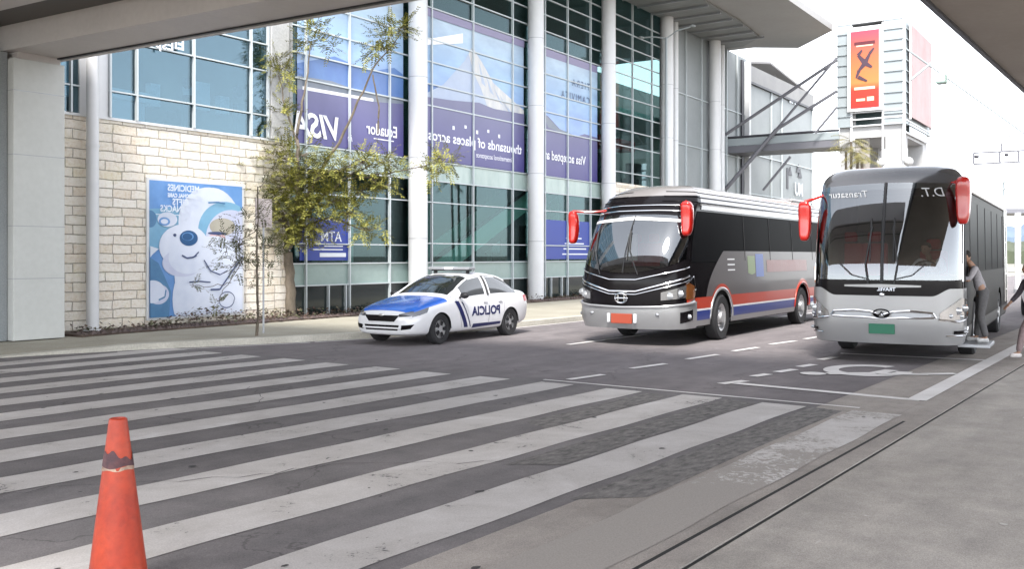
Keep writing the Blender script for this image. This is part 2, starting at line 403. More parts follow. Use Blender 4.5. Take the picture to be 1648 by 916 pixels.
# bus bay with its wheelchair symbol
bar('bay_line', 13.05, 2.95, 13.25, 5.55, .17)
bar('bay_line', 18.75, 3.05, 18.45, 5.6, .16)
bar('bay_line', 13.0, 2.99, 45, 3.3, .24, None, .014)
for (u0, v0, u1, v1) in [(1160, 619, 1200, 614), (1212, 607, 1237, 603), (1250, 600, 1279, 595.5), (1286, 591.5, 1310, 587.5), (1320, 580, 1345, 575.5)]:
    a_, c_ = at(u0, v0), at(u1, v1); bar('bay_dash', a_.x, a_.y, c_.x, c_.y, .16)
def wheelchair():
    b = MB(); z = .010
    c = Vector((16.0, 4.42)); r0, r1 = .48, .74
    n = 34
    for i in range(n):
        t0 = R(-20 + 300 * i / n); t1 = R(-20 + 300 * (i + 1) / n)
        f = lambda r, t: (c.x + 1.15 * r * math.cos(t), c.y + .9 * r * math.sin(t), z)
        b.quad(f(r0, t0), f(r0, t1), f(r1, t1), f(r1, t0))
    def br(x0, y0, x1, y1, w, zz):
        d = Vector((x1 - x0, y1 - y0)).normalized(); nn = Vector((-d.y, d.x)) * w / 2
        b.quad((x0 - nn.x, y0 - nn.y, zz), (x1 - nn.x, y1 - nn.y, zz), (x1 + nn.x, y1 + nn.y, zz), (x0 + nn.x, y0 + nn.y, zz))
    br(15.15, 4.8, 15.6, 4.2, .24, .013); br(15.6, 4.2, 16.2, 4.1, .22, .015); br(15.6, 4.1, 15.9, 3.5, .22, .017); br(15.9, 3.55, 16.25, 3.15, .2, .019)
    b.poly([(15.02 + .2 * math.cos(t * .5236), 4.98 + .2 * math.sin(t * .5236), .014) for t in range(12)])
    kind(b.build('bay_symbol', M['paint_line']), 'structure')
wheelchair()
# repair patches and stains on the road and walk
M['patch'] = asphalt('road_patch', (.105, .10, .10), (.12, .115, .115), False, 4)
M['dust'] = mottled('pale_dust', (.42, .40, .37), (.52, .50, .47), 3)
for i in range(60):
    x, y = random.uniform(3, 16), random.uniform(-3.2, 2.2)
    s = random.uniform(.006, .03); pts = [(x + s * random.uniform(.6, 1.6) * math.cos(k) * (1 + 3 * (i % 3 == 0)), y + s * random.uniform(.6, 1.2) * math.sin(k), ) for k in range(6)]
    mark('walk_scuff', pts, M['dust'], .0165)
M['gum'] = mat('gum_spot', (.055, .052, .052), .9)
for i in range(70):
    x, y = random.uniform(1.5, 11.5), random.uniform(3.0, 13)
    s = random.uniform(.012, .04); pts = [(x + s * random.uniform(.5, 1.4) * math.cos(k), y + s * random.uniform(.5, 1.1) * math.sin(k)) for k in range(6)]
    mark('gum_spot', pts, M['gum'], .0135)
for (pts, w) in [([(2.6, 8.4), (3.4, 7.6), (4.2, 7.4), (5.2, 6.5), (6.1, 6.2), (7.0, 5.0)], .012), ([(7.4, 9.2), (8.3, 9.9), (8.9, 10.9)], .012)]:
    b = MB()
    for (x0, y0), (x1, y1) in zip(pts, pts[1:]):
        for q in range(6):
            f0, f1 = q / 6, (q + 1) / 6
            j = lambda f: (x0 + (x1 - x0) * f + .05 * math.sin(f * 19 + x0 * 7) * (0 < f < 1), y0 + (y1 - y0) * f + .05 * math.cos(f * 23 + y0 * 5) * (0 < f < 1))
            a_, c_ = j(f0), j(f1)
            b.quad((a_[0], a_[1], .0125), (c_[0], c_[1], .0125), (c_[0], c_[1] + w, .0125), (a_[0], a_[1] + w, .0125))
    kind(b.build('road_crack', M['gum']), 'structure')

# ================================================================ OVERPASS CANOPY (over the crossing) and walk canopy
ov = thing('overpass_canopy', 'grey concrete canopy spanning the crosswalk on a panelled square column', 'canopy', (10.5, 19.9, 0))
OO = (10.5, 19.9, 0)
def bx(Y): return 11.06 + (19.5 - Y) * .0707
def beam_strip(x0, x1, z0, z1, m, name, y0=3.85, y1=24):
    b = MB(); pts = [(bx(y0) + x0, y0, z0), (bx(y0) + x1, y0, z0), (bx(y1) + x1, y1, z0), (bx(y1) + x0, y1, z0)]
    b.prism(pts, (0, 0, z1 - z0)); return b.build(name, m, ov, off=OO)
beam_strip(-.06, .10, 5.98, 7.4, M['beam'], 'edge_beam')
beam_strip(-.13, -.06, 5.97, 7.4, M['black'], 'shadow_gap')
beam_strip(-1.15, -.13, 6.0, 7.4, M['beam'], 'edge_beam')
beam_strip(-2.0, -1.15, 6.5, 7.4, M['strip_shade'], 'soffit_step')
beam_strip(-2.45, -2.0, 6.45, 7.4, M['beam'], 'edge_beam')
beam_strip(-3.2, -2.45, 6.74, 7.4, M['strip_shade'], 'soffit_step')
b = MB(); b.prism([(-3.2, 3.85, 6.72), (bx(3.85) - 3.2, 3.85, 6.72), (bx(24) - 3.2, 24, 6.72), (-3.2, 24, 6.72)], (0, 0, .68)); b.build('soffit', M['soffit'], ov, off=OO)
b = MB(); b.box(9.98, 19.5, .13, 11.06, 20.02, 5.86); b.build('column', M['column_panel'], ov, off=OO, bevel=.015)
b = MB(); b.box(10.1, 19.56, 5.86, 11.0, 20.02, 6.0); b.build('column_capital', M['beam'], ov, off=OO)
b = MB()
for z in (2.45, 1.38, 3.9, 5.2): b.box(9.975, 19.495, z, 11.065, 20.0, z + .014)
b.each('panel_joint', M['grey_metal'], ov, off=OO)
b = MB(); b.box(8.6, 19.72, .13, 9.97, 20.4, 5.98); b.build('column_shade_face', mottled('column_shade_face', (.24, .26, .27), (.28, .30, .31), 1, .7), ov, off=OO)  # darker bluish box imitates the column's shaded side face
wc = thing('walkway_canopy', 'brown-grey roof slab along the near pavement, its edge cutting the upper right sky', 'canopy', (20, 0, 0))
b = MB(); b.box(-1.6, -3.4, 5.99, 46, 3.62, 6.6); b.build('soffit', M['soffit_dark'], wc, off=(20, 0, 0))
b = MB(); b.box(-1.6, 3.62, 5.93, 46, 3.70, 6.75); b.build('fascia', M['dark_steel'], wc, off=(20, 0, 0))
for x in (30, 44):
    b = MB(); b.box(x, -3.2, .012, x + .6, -2.6, 5.99); b.build('column', M['column_panel'], wc, off=(20, 0, 0))

# ================================================================ TERMINAL BUILDING
TB = FW(35, PF, 0)
term = thing('terminal_building', 'long glass and pale stone building with tall white round columns and a projecting grey roof', 'building', TB, DEL)
TO = (35, PF, 0)
def tb(b, name, m, parent=None, **k): 
    o = b.build(name, m, parent or term, off=TO, **k); return o
def tbe(b, name, m): b.each(name, m, term, off=TO)
cols = [tat(658), tat(849), tat(967), tat(1062), tat(1140)]
T0 = tat(467)
LV = [5.02, 5.67, 6.88, 7.6, 8.35, 9.11, 10.16, 10.8, 11.45, 12.1, 12.75]
LOW = [1.0, 1.63, 2.27, 3.65, 4.37]
# stone
b = MB(); b.box(4, PF, .1, T0, PF + .5, 5.0); tb(b, 'stone_wall', M['stone'])
b = MB(); b.box(cols[2] + .5, PF - .45, .1, 44.5, PF + .3, 5.0); b.box(cols[2] + .45, PF - .5, 5.0, 44.55, PF + .3, 5.1); tb(b, 'stone_wall', M['stone'])
b = MB(); b.box(4, PF - .04, 5.0, T0, PF + .1, 5.06); tb(b, 'sill', M['white_metal'])
# upper-left windows
def window(t0, t1, z0, z1, ts, zs, gm, name='window', dz=.022, p=PF):
    g = MB(); g.box(t0, p, z0, t1, p + .03, z1); o = tb(g, name, gm)
    f = MB()
    for t in ts: f.box(t - dz, p - .09, z0, t + dz, p - .002, z1)
    for z in zs: f.box(t0, p - .07, z - dz * .8, t1, p - .003, z + dz * .8)
    fo = f.build('frame', M['mullion'], o)
    fo.data.transform(Matrix.Translation(-Vector(TO)))
    return o
pier0, pier1 = tat(432), tat(460)
window(4, tat(126), 5.06, 13.4, [tat(112)], LV[1:], M['glass_blue'])
window(tat(173), pier0, 5.06, 13.4, [tat(175), tat(218), tat(310), tat(402), pier0 - .06], LV[1:], M['glass_blue'])
b = MB(); b.box(tat(126), PF - .05, 5.06, tat(140), PF + .2, 13.4); b.box(tat(158) , PF - .02, 5.06, tat(173), PF + .2, 13.4); b.box(tat(140), PF + .06, 5.06, tat(158), PF + .2, 13.4); tbe(b, 'white_pier', M['white_metal'])
b = MB(); b.box(pier0, PF - .14, 5.06, pier1, PF + .3, 13.4); b.box(pier1 + .09, PF - .06, 5.06, pier1 + .2, PF + .2, 13.4); tbe(b, 'white_pier', M['white_wall'])
# drain pipe / slim round column in front of the stone
b = MB(); c_ = tat(149, PF - .28)
b.lathe([(.135, 0), (.135, 13.2)], (c_, PF - .28, .13), 20); b.lathe([(.2, 0), (.2, .06), (.135, .08)], (c_, PF - .28, .13), 20)
b.lathe([(.15, 0), (.15, .05)], (c_, PF - .28, 4.3), 20)
tb(b, 'round_post', M['white_metal'], smooth=True)
# tall glass bays
bays = [(T0, cols[0], [.55, 2.35, tat(625) - T0]), (cols[0], cols[1], [1.13, 3.5, 6.05]), (cols[1], cols[2], [1.2, 3.0, 4.95]), (cols[2], cols[3], [1.0, 3.0, 5.1]), (cols[3], cols[4], [1.0, 3.1, 5.2]), (cols[4], 55.9, [1.3, 2.6, 4.3])]
for i, (a0, a1, offs) in enumerate(bays):
    z0 = .15 if i < 3 else 5.1
    ts = [a0 + o for o in offs]
    if i < 3:
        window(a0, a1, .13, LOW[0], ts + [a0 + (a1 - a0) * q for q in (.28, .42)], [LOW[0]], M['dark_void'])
        window(a0, a1, LOW[0], LOW[1], ts, [LOW[1]], M['spandrel'], 'spandrel_panel')
        window(a0, a1, LOW[1], 4.37, ts, [2.27 if i else 2.2, 3.65, 4.37], M['glass'])
        window(a0, a1, 4.37, 5.02, ts, [5.02], M['pale_band'], 'spandrel_panel')
    zz = 5.02 if i < 3 else 5.1
    window(a0, a1, zz, 13.6, ts, (LV[1:] if i == 3 else [7.6, 10.2] if i > 3 else LV[2:]), M['glass'] if i < 4 else M['glass_grey'], dz=.026)
# white columns
for i, c in enumerate(cols + [cols[3] + 1.15, cols[4] + 1.2]):
    b = MB(); r = .31 if i < 5 else .16; pp = PF - .38 if i < 5 else PF - .3
    b.lathe([(r, 0), (r, 13.55)], (c, pp, .1), 28)
    o = tb(b, 'column', M['white_metal'], smooth=True)
    j = MB()
    for z in (2.4, 5.0, 7.6, 10.2): j.lathe([(r + .004, 0), (r + .004, .02)], (c, pp, z), 28)
    jo = j.build('joint', M['grey_metal'], o); jo.data.transform(Matrix.Translation(-Vector(TO)))
# inside
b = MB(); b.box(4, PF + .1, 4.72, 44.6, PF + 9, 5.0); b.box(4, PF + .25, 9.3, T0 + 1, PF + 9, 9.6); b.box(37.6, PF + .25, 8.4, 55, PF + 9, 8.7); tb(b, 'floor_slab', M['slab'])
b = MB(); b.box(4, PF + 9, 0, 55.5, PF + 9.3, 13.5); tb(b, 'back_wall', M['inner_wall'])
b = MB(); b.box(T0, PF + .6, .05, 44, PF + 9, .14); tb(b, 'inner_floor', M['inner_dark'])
b = MB(); rd = random.Random(3)
for k in range(26):
    t = rd.uniform(T0 + .6, 43); w = rd.uniform(.5, 2.2); p = rd.uniform(PF + 3, PF + 8); h = rd.uniform(1.2, 3.2)
    b.box(t, p, .14, t + w, p + .5, .14 + h)
for k in range(18):
    t = rd.uniform(5, 52); w = rd.uniform(.5, 2.0); p = rd.uniform(PF + 2, PF + 7); h = rd.uniform(.8, 2.6)
    b.box(t, p, 5.0, t + w, p + .5, 5.0 + h)
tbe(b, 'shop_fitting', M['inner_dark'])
b = MB()
for k in range(9): 
    t = rd.uniform(6, 52); b.box(t, PF + 4, 5.3, t + rd.uniform(.5, 1.4), PF + 4.1, 5.3 + rd.uniform(.6, 1.3))
for k in range(7):
    t = rd.uniform(T0 + 1, 42); b.box(t, PF + 3, 2.0, t + rd.uniform(.3, 1.0), PF + 3.1, 2.0 + rd.uniform(.3, 1.1))
tbe(b, 'display_board', M['sign_white'])
b = MB()
for (u0, u1, z0_, z1_, pp) in ((224, 292, 5.75, 6.0, 1.2), (224, 300, 6.0, 7.2, 3.2), (362, 398, 5.85, 6.6, 1.5), (180, 200, 5.7, 6.3, 1.0), (314, 330, 5.8, 6.4, 1.8), (410, 425, 5.8, 6.3, 1.4)):
    b.box(tat(u0), PF + pp, z0_, tat(u1), PF + pp + .2, z1_)
b.each('interior_panel', mottled('interior_panel', (.5, .58, .62), (.80, .85, .9), 1.5, .7, 8, 0), term, off=TO)
b = MB()
for u0, zt_ in ((193, 6.6), (334, 6.3), (415, 6.3)):
    t = tat(u0); b.box(t, PF + .8, 5.05, t + .28, PF + 1.0, zt_ - .25); blob_ = [(t + .14 + .12 * math.cos(k * .7854), PF + .9, zt_ + .1 + .15 * math.sin(k * .7854)) for k in range(8)]; b.prism(blob_, (0, .15, 0))
b.each('display_dummy', M['inner_dark'], term, off=TO)
# escalator behind the glass
b = MB()
e0, e1 = 26.5, 34.6
b.prism([(e0, PF + 1.6, 1.0), (e0 + 1.6, PF + 1.6, 1.0), (e1 + 1.6, PF + 1.6, 4.72), (e1, PF + 1.6, 4.72)], (0, .06, 0))
b.prism([(e0, PF + 3.0, 1.0), (e0 + 1.6, PF + 3.0, 1.0), (e1 + 1.6, PF + 3.0, 4.72), (e1, PF + 3.0, 4.72)], (0, .06, 0))
eo = tb(b, 'escalator', M['inner_green'])
b = MB(); b.tube([(e0 - .1, PF + 1.55, 1.15), (e1, PF + 1.55, 4.85)], .06, 8); b.prism([(e0 + 1.6, PF + 1.7, .95), (e0 + 2.3, PF + 1.7, .95), (e1 + 2.3, PF + 1.7, 4.6), (e1 + 1.6, PF + 1.7, 4.6)], (0, 1.2, 0))
hb = b.build('handrail', M['dark_steel'], eo); hb.data.transform(Matrix.Translation(-Vector(TO)))
b = MB()
for t in (25.6, 30.0, 34.6, 40): b.lathe([(.2, 0), (.2, 4.6)], (t, PF + 3.8, .14), 16)
tb(b, 'inner_column', M['slab'], smooth=True)
b = MB(); b.box(39.6, PF + 1.2, 7.0, 43.4, PF + 2.0, 7.5); tb(b, 'awning', M['red'])
# frosted end wing with white cornice
H0, H1 = 55.9, 69.2
window(H0, H1, 3.2, 12.35, [H0 + .1, 60.3, 62.4, H1], [5.6, 8.0], M['glass_grey'], dz=.03)
b = MB(); b.box(H0, PF - .12, 12.35, H1 + .1, PF + .6, 13.3); tb(b, 'cornice', M['wing_wall'])
b = MB(); b.box(H0 - .1, PF - .14, 12.22, H1 + .12, PF + .5, 12.35); tb(b, 'cornice_gap', M['dark_steel'])
b = MB(); b.box(H0 - .35, PF - .3, .13, H0 - .05, PF + .1, 13.4); tbe(b, 'white_pier', M['white_metal'])
b = MB(); b.box(44.5, PF + .2, .13, H1, PF + .5, 3.2); b.box(H1, PF, .13, H1 + .25, PF + 14, 13.3); b.box(4, PF + 9.3, .13, H1, PF + 14, 13.3); tb(b, 'rear_wall', M['wing_wall'])
b = MB(); b.box(54.9, PF - .1, 3, 55.25, PF + .2, 13.4); b.box(63.5, PF - .05, 6.3, 63.8, PF - .001, 7.7); tbe(b, 'dark_post', M['dark_steel'])
b = MB()   # ragged dark lettering of the wing
for u0, v0 in ((1270, 276), (1286, 280), (1283, 272)):
    t = tat(u0); z = zat(u0, v0); b.prism([(t - .35, PF - .06, z - .25), (t + .5, PF - .06, z - .25), (t + .1, PF - .06, z + .35)], (0, .03, 0))
tbe(b, 'window_decal', M['dark_steel'])
b = MB()
put_text(b, "Mu", 1.1, lambda x, y: (tat(1262) + 1.6 - x * 1.0 + .6, PF - .1, zat(1270, 165) + y), bold=.02)
put_text(b, "MU", 1.2, lambda x, y: (tat(1290) - x, PF - .1, zat(1275, 313) + y), bold=.03)
tb(b, 'wall_lettering', M['sign_white'])
b = MB(); b.box(60.5, PF - .02, 3.25, H1, PF - .001, 5.45); tb(b, 'lower_panel', M['grey_metal'])
# main roof: outline (t, p) with the cut corner
RZ = 13.62
outl = [(18, 13.85), (44.2, 13.85), (51.3, 13.8), (54.6, 16.6), (53.1, 18.7), (53.1, PF + 14), (18, PF + 14)]
b = MB(); b.prism([(t, p, RZ) for t, p in outl], (0, 0, .35)); ro = tb(b, 'roof', M['roof'] if 'roof' in M else M['grey_metal'])
ro.data.materials[0] = mottled('roof_soffit', (.27, .26, .25), (.31, .30, .29), .3, .5, 6, 0)
b = MB(); inner = [(30, 17.0), (46.2, 17.0), (50.4, 17.4), (52.0, 18.9), (52.0, 20.0), (30, 20.0)]
b.prism([(t, p, RZ - .10) for t, p in inner], (0, 0, .097)); tb(b, 'soffit_recess', mottled('soffit_ribs', (.16, .17, .165), (.22, .225, .22), 1.5, .5, 6, 0, vecscale=(6, .3, 1)))
b = MB()
for k in range(14): b.box(30 + k * 1.55, 17.1, RZ - .2, 30.08 + k * 1.55, 19.95, RZ - .102)
tb(b, 'soffit_rib', M['grey_metal'])
# tilted dark plant canopy on the wing roof
b = MB(); c0 = 61.5
b.prism([(c0, PF + .4, 14.3), (c0 + 7.6, PF + .3, 13.5), (c0 + 8.8, PF + 3, 13.9), (c0 + 2.5, PF + 4, 15.2)], (0, 0, .14)); b.box(c0 + 3, PF + 1, 13.3, c0 + 3.1, PF + 1.1, 14.4); b.box(c0 + 6.6, PF + 1, 13.3, c0 + 6.7, PF + 1.1, 14.0)
tb(b, 'roof_canopy', mat('roof_canopy', (.22, .21, .21), .6))
# signs seen behind the lower glass
b = MB(); b.box(tat(482), PF - .012, 1.72, tat(560), PF - .004, 2.95); tb(b, 'window_sign', M['sign_blue'])
b = MB()
put_text(b, "ATM", .42, lambda x, y: (tat(549) - x, PF - .016, 2.28 + y), bold=.004)
for z, t0, t1 in ((2.12, 521, 551), (2.02, 503, 551), (1.82, 514, 556)): b.box(tat(t0), PF - .017, z, tat(t1), PF - .0125, z + (.035 if z > 1.9 else .12))
tb(b, 'sign_lettering', M['sign_white'])
b = MB(); b.box(tat(878), PF - .012, 1.72, tat(948), PF - .004, 3.3); tb(b, 'window_sign', M['sign_blue'])
b = MB()
for k in range(5): b.box(34.2 + .1 * k, PF - .017, 1.9 + .22 * k, 36.4 - .2 * k, PF - .0125, 1.95 + .22 * k)
tb(b, 'sign_lettering', M['sign_white'])
b = MB()
put_text(b, "El", .42, lambda x, y: (tat(292) - x * 1.0, PF - .12, zat(285, 80) + y * .9), bold=.012)
put_text(b, "Esp", .40, lambda x, y: (tat(275) - x * 1.0, PF - .12, zat(265, 80) + y * .8), bold=.008)
tb(b, 'window_lettering', M['sign_white'])

# ---------------------------------------------------------------- banners printed for the three bays
def banner_mats():
    sky = mat('print_sky', (.30, .42, .58), .35); nt = sky.node_tree
    tc = nt.nodes.new("ShaderNodeTexCoord"); sp = nt.nodes.new("ShaderNodeSeparateXYZ"); nt.links.new(tc.outputs["Object"], sp.inputs[0])
    mr = nt.nodes.new("ShaderNodeMapRange"); mr.inputs[1].default_value = 1.8; mr.inputs[2].default_value = 4.8; nt.links.new(sp.outputs[2], mr.inputs[0])
    n = noise_tex(nt, .5, 4, .6, mapping(nt, (1, 1, 2.5)))
    c = ramp(nt, [(0, (.22, .31, .56)), (.5, (.27, .40, .56)), (1, (.36, .45, .54))], mr.outputs[0])
    c = mixc(nt, .5, c, ramp(nt, [(.4, (.42, .44, .5)), (.62, (.68, .70, .72))], n), 'OVERLAY')
    nt.links.new(c, nt.nodes["Principled BSDF"].inputs["Base Color"])
    vio = mat('print_violet', (.09, .08, .28), .35); nt = vio.node_tree
    tc = nt.nodes.new("ShaderNodeTexCoord"); sp = nt.nodes.new("ShaderNodeSeparateXYZ"); nt.links.new(tc.outputs["Object"], sp.inputs[0])
    mr = nt.nodes.new("ShaderNodeMapRange"); mr.inputs[1].default_value = 0; mr.inputs[2].default_value = 2.3; nt.links.new(sp.outputs[2], mr.inputs[0])
    c = ramp(nt, [(0, (.058, .05, .19)), (.45, (.10, .095, .23)), (1, (.14, .14, .235))], mr.outputs[0])
    c = mixc(nt, .4, c, ramp(nt, [(.3, (.4, .4, .42)), (.7, (.62, .6, .6))], noise_tex(nt, .8, 5, .6)), 'OVERLAY')
    nt.links.new(c, nt.nodes["Principled BSDF"].inputs["Base Color"])
    return dict(sky=sky, violet=vio, blue=mottled('print_blue', (.07, .14, .36), (.11, .21, .42), .7, .35, 5, 0),
                olive=mottled('print_olive', (.14, .17, .22), (.22, .24, .28), .9, .35, 8, 0),
                snow=mottled('print_snow', (.40, .42, .47), (.62, .60, .55), 1.6, .35, 7, 0, vecscale=(1.6, 1, .5)),
                pale=mottled('print_pale', (.32, .38, .52), (.38, .44, .54), .8, .35, 5, 0),
                edge=mat('print_edge', (.22, .20, .32), .4), white=mat('print_white', (.80, .80, .85), .4), dark=mat('print_dark', (.06, .10, .20), .4))
BMt = banner_mats()
BN = [BMt[k] for k in ('sky', 'violet', 'blue', 'olive', 'snow', 'pale', 'edge', 'white', 'dark')]
class WL(list):
    def box(s, *a):
        q = MB(); q.box(*a); s.append(q)
def banner(t0, t1, label, deco):
    base = FW(t0, PF - .008, 5.06)
    o = thing('printed_banner', label, 'banner', base, DEL, 'printed window banners across the glass bays')
    L = [0]
    def lay(b, pts, m):
        L[0] += 1; y = -.003 * L[0]
        b.poly([(min(max(t, t0), t1) - t0, y, z - 5.06) for t, z in pts], m)
    b = MB(); lay(b, [(t0, 5.06), (t1, 5.06), (t1, 10.12), (t0, 10.12)], 0)
    w = WL()
    deco(lambda pts, m: lay(b, pts, m), w, t0)
    b.build('print', BN, o); 
    for q in w: q.build('lettering', [BMt['white'], BMt['dark']], o)
    return o
def mir(b, s, size, t_right, z, t0, m=0, **k):
    q = MB(); put_text(q, s, size, lambda x, y: (t_right - x - t0, -.034, z + y - 5.06), m, **k); b.append(q)
a0, a1 = T0 + .25, cols[0] - .3
def d1(lay, w, t0):
    lay([(a0, 7.3), (a0 + 1.5, 7.75), (a0 + 3, 7.55), (a0 + 4.2, 7.85), (a1, 7.7), (a1, 6.2), (a0, 6.2)], 2)
    lay([(a0, 6.95), (a0 + 1.4, 7.0), (a0 + 2.8, 6.85), (a1, 6.95), (a1, 6.2), (a0, 6.2)], 3)
    lay([(a0, 6.58), (a0 + 3.0, 6.62), (a1, 6.75), (a1, 5.06), (a0, 5.06)], 1)
    lay([(a0 + .2, 6.58), (a0 + 3.2, 6.64), (a0 + 3.2, 6.73), (a0 + .2, 6.68)], 7)
    mir(w, "VISA", .95, tat(549), 5.28, t0, shear=.28, bold=.022, sx=1.02)
    mir(w, "Ecuador", .50, tat(638), 5.62, t0, bold=.008, sx=.88)
    mir(w, "in", .3, tat(566), 5.3, t0, shear=.2)
    w.box(tat(600) - t0, -.036, .42, tat(632) - t0, -.031, .45)
banner(a0, a1, 'printed window banner nearest the stone wall, blue hills over violet with large white letters', d1)
b0, b1 = cols[0] + .3, cols[1] - .3
def d2(lay, w, t0):
    lay([(b0, 7.65), (b0 + 1.3, 7.6), (b0 + 3, 7.2), (b0 + 3, 6.8), (b0, 6.8)], 2)
    pk = tat(760)
    lay([(pk - 3.3, 7.0), (pk - 1.7, 7.7), (pk - .5, 8.7), (pk, 9.3), (pk + .7, 8.75), (pk + 1.5, 8.0), (b1, 7.3), (b1, 6.9), (pk - 2.6, 6.9)], 5)
    lay([(pk - .25, 9.0), (pk, 9.33), (pk + .25, 9.05), (pk + .55, 8.85), (pk + 1.3, 8.2), (b1, 7.45), (b1, 7.1), (pk + .9, 7.3), (pk + .5, 7.9), (pk + .1, 8.3)], 4)
    for dx in (.35, .75, 1.2, 1.7, 2.2): lay([(pk + dx, 9.1 - dx * .75), (pk + dx + .1, 8.95 - dx * .75), (pk + dx * 1.3 + .35, 8.2 - dx * .62), (pk + dx * 1.3 + .1, 8.3 - dx * .62)], 5)
    lay([(b0, 7.12), (b0 + 2, 7.22), (b0 + 3.6, 7.35), (b0 + 4.5, 7.25), (b1, 7.3), (b1, 5.06), (b0, 5.06)], 1)
    lay([(b0, 10.12), (b0, 9.86), (b1, 9.86), (b1, 10.12)], 6)
    lay([(b0, 8.9), (b0 + 2.6, 9.65), (b0 + 2.6, 9.3), (b0, 8.75)], 7)
    mir(w, "thousands of places across", .49, tat(838), 5.74, t0, bold=.008, sx=1.13)
    mir(w, "international acceptance", .26, tat(822), 5.38, t0, bold=.001, sx=.9)
    for k in range(5): w.box(2.0 + .7 * k, -.036, 1.15 + .12 * (k % 2), 2.12 + .7 * k, -.031, 1.28 + .1 * (k % 2))
banner(b0, b1, 'printed window banner between the two nearest white columns, snowy peak over a violet field', d2)
c0_, c1_ = cols[1] + .3, cols[2] - .35
def d3(lay, w, t0):
    lay([(c0_, 7.6), (c0_ + 1.2, 7.45), (c0_ + 2.2, 7.0), (c0_ + 3.4, 6.85), (c0_ + 4.2, 7.05), (c1_, 7.0), (c1_, 5.06), (c0_, 5.06)], 1)
    lay([(c0_ + .8, 7.55), (c0_ + 2.0, 7.05), (c0_ + 3.3, 6.9), (c0_ + 3.2, 6.8), (c0_ + 1.2, 7.0)], 3)
    lay([(c0_, 10.12), (c0_, 9.82), (c1_, 9.82), (c1_, 10.12)], 6)
    mir(w, "TIERA", .42, tat(948), 8.95, t0, 1, spacing=1.5)
    mir(w, "CAMIVITA", .42, tat(948), 8.35, t0, 1, spacing=1.35)
    mir(w, "Visa accepted at", .52, tat(941), 5.72, t0, bold=.008, sx=.98)
banner(c0_, c1_, 'printed window banner farthest along the glass, pale sky with small dark letters above violet', d3)
# ================================================================ VEHICLES
M['tyre'] = mat('tyre_rubber', (.018, .018, .02), .8)
M['rim'] = mat('rim_alloy', (.55, .55, .56), .35, .6)
M['under'] = mat('underbody', (.01, .01, .012), .9)
M['chrome'] = mat('chrome', (.75, .75, .76), .12, 1.0)
M['lamp'] = mat('lamp_lens', (.40, .41, .43), .06, .5, .8)
M['car_lamp'] = mat('car_lamp', (.10, .105, .12), .05, .4, .9, coat=.8)
M['car_side'] = mat('car_side_glass', (.075, .08, .085), .05, 0, .9, coat=.5)  # base greyed in place of light showing through the side windows
M['amber'] = mat('amber_lens', (.55, .18, .03), .25)
M['bus_black'] = mat('gloss_black', (.007, .006, .007), .15, 0, .14)
M['tint'] = mat('tinted_glass', (.004, .004, .005), .35, 0, .04)
M['silver'] = mat('silver_paint', (.31, .31, .315), .28, .35, coat=.4)
M['mauve'] = mat('silver_mauve_paint', (.10, .088, .09), .42, .25, coat=.15)
M['orange'] = mat('orange_red_paint', (.42, .035, .010), .35, coat=.4)
M['blue_p'] = mat('blue_stripe_paint', (.014, .035, .22), .35, coat=.4)
M['white_p'] = mat('white_stripe', (.7, .7, .72), .3)
M['pale_roof'] = mat('roof_paint', (.27, .255, .25), .25, .3, coat=.5)
M['mirror_red'] = mat('mirror_red', (.40, .012, .008), .22, coat=.6)
M['plate_o'] = mat('orange_plate', (.34, .055, .025), .5)
M['plate_g'] = mat('green_plate', (.006, .12, .065), .5)
M['curtain'] = mat('pale_curtain', (.5, .48, .45), .8)
M['seat_red'] = mat('seat_red', (.35, .02, .03), .8)
M['screen'] = glassmat('windscreen_glass', (.50, .53, .52), (.84, .87, .90), .15, .55, .008)
M['cab'] = mottled('cab_lining', (.05, .05, .055), (.09, .09, .09), 2, .8, 9, 0)
M['bronze'] = mat('bronze_lens', (.22, .075, .02), .2, .3)

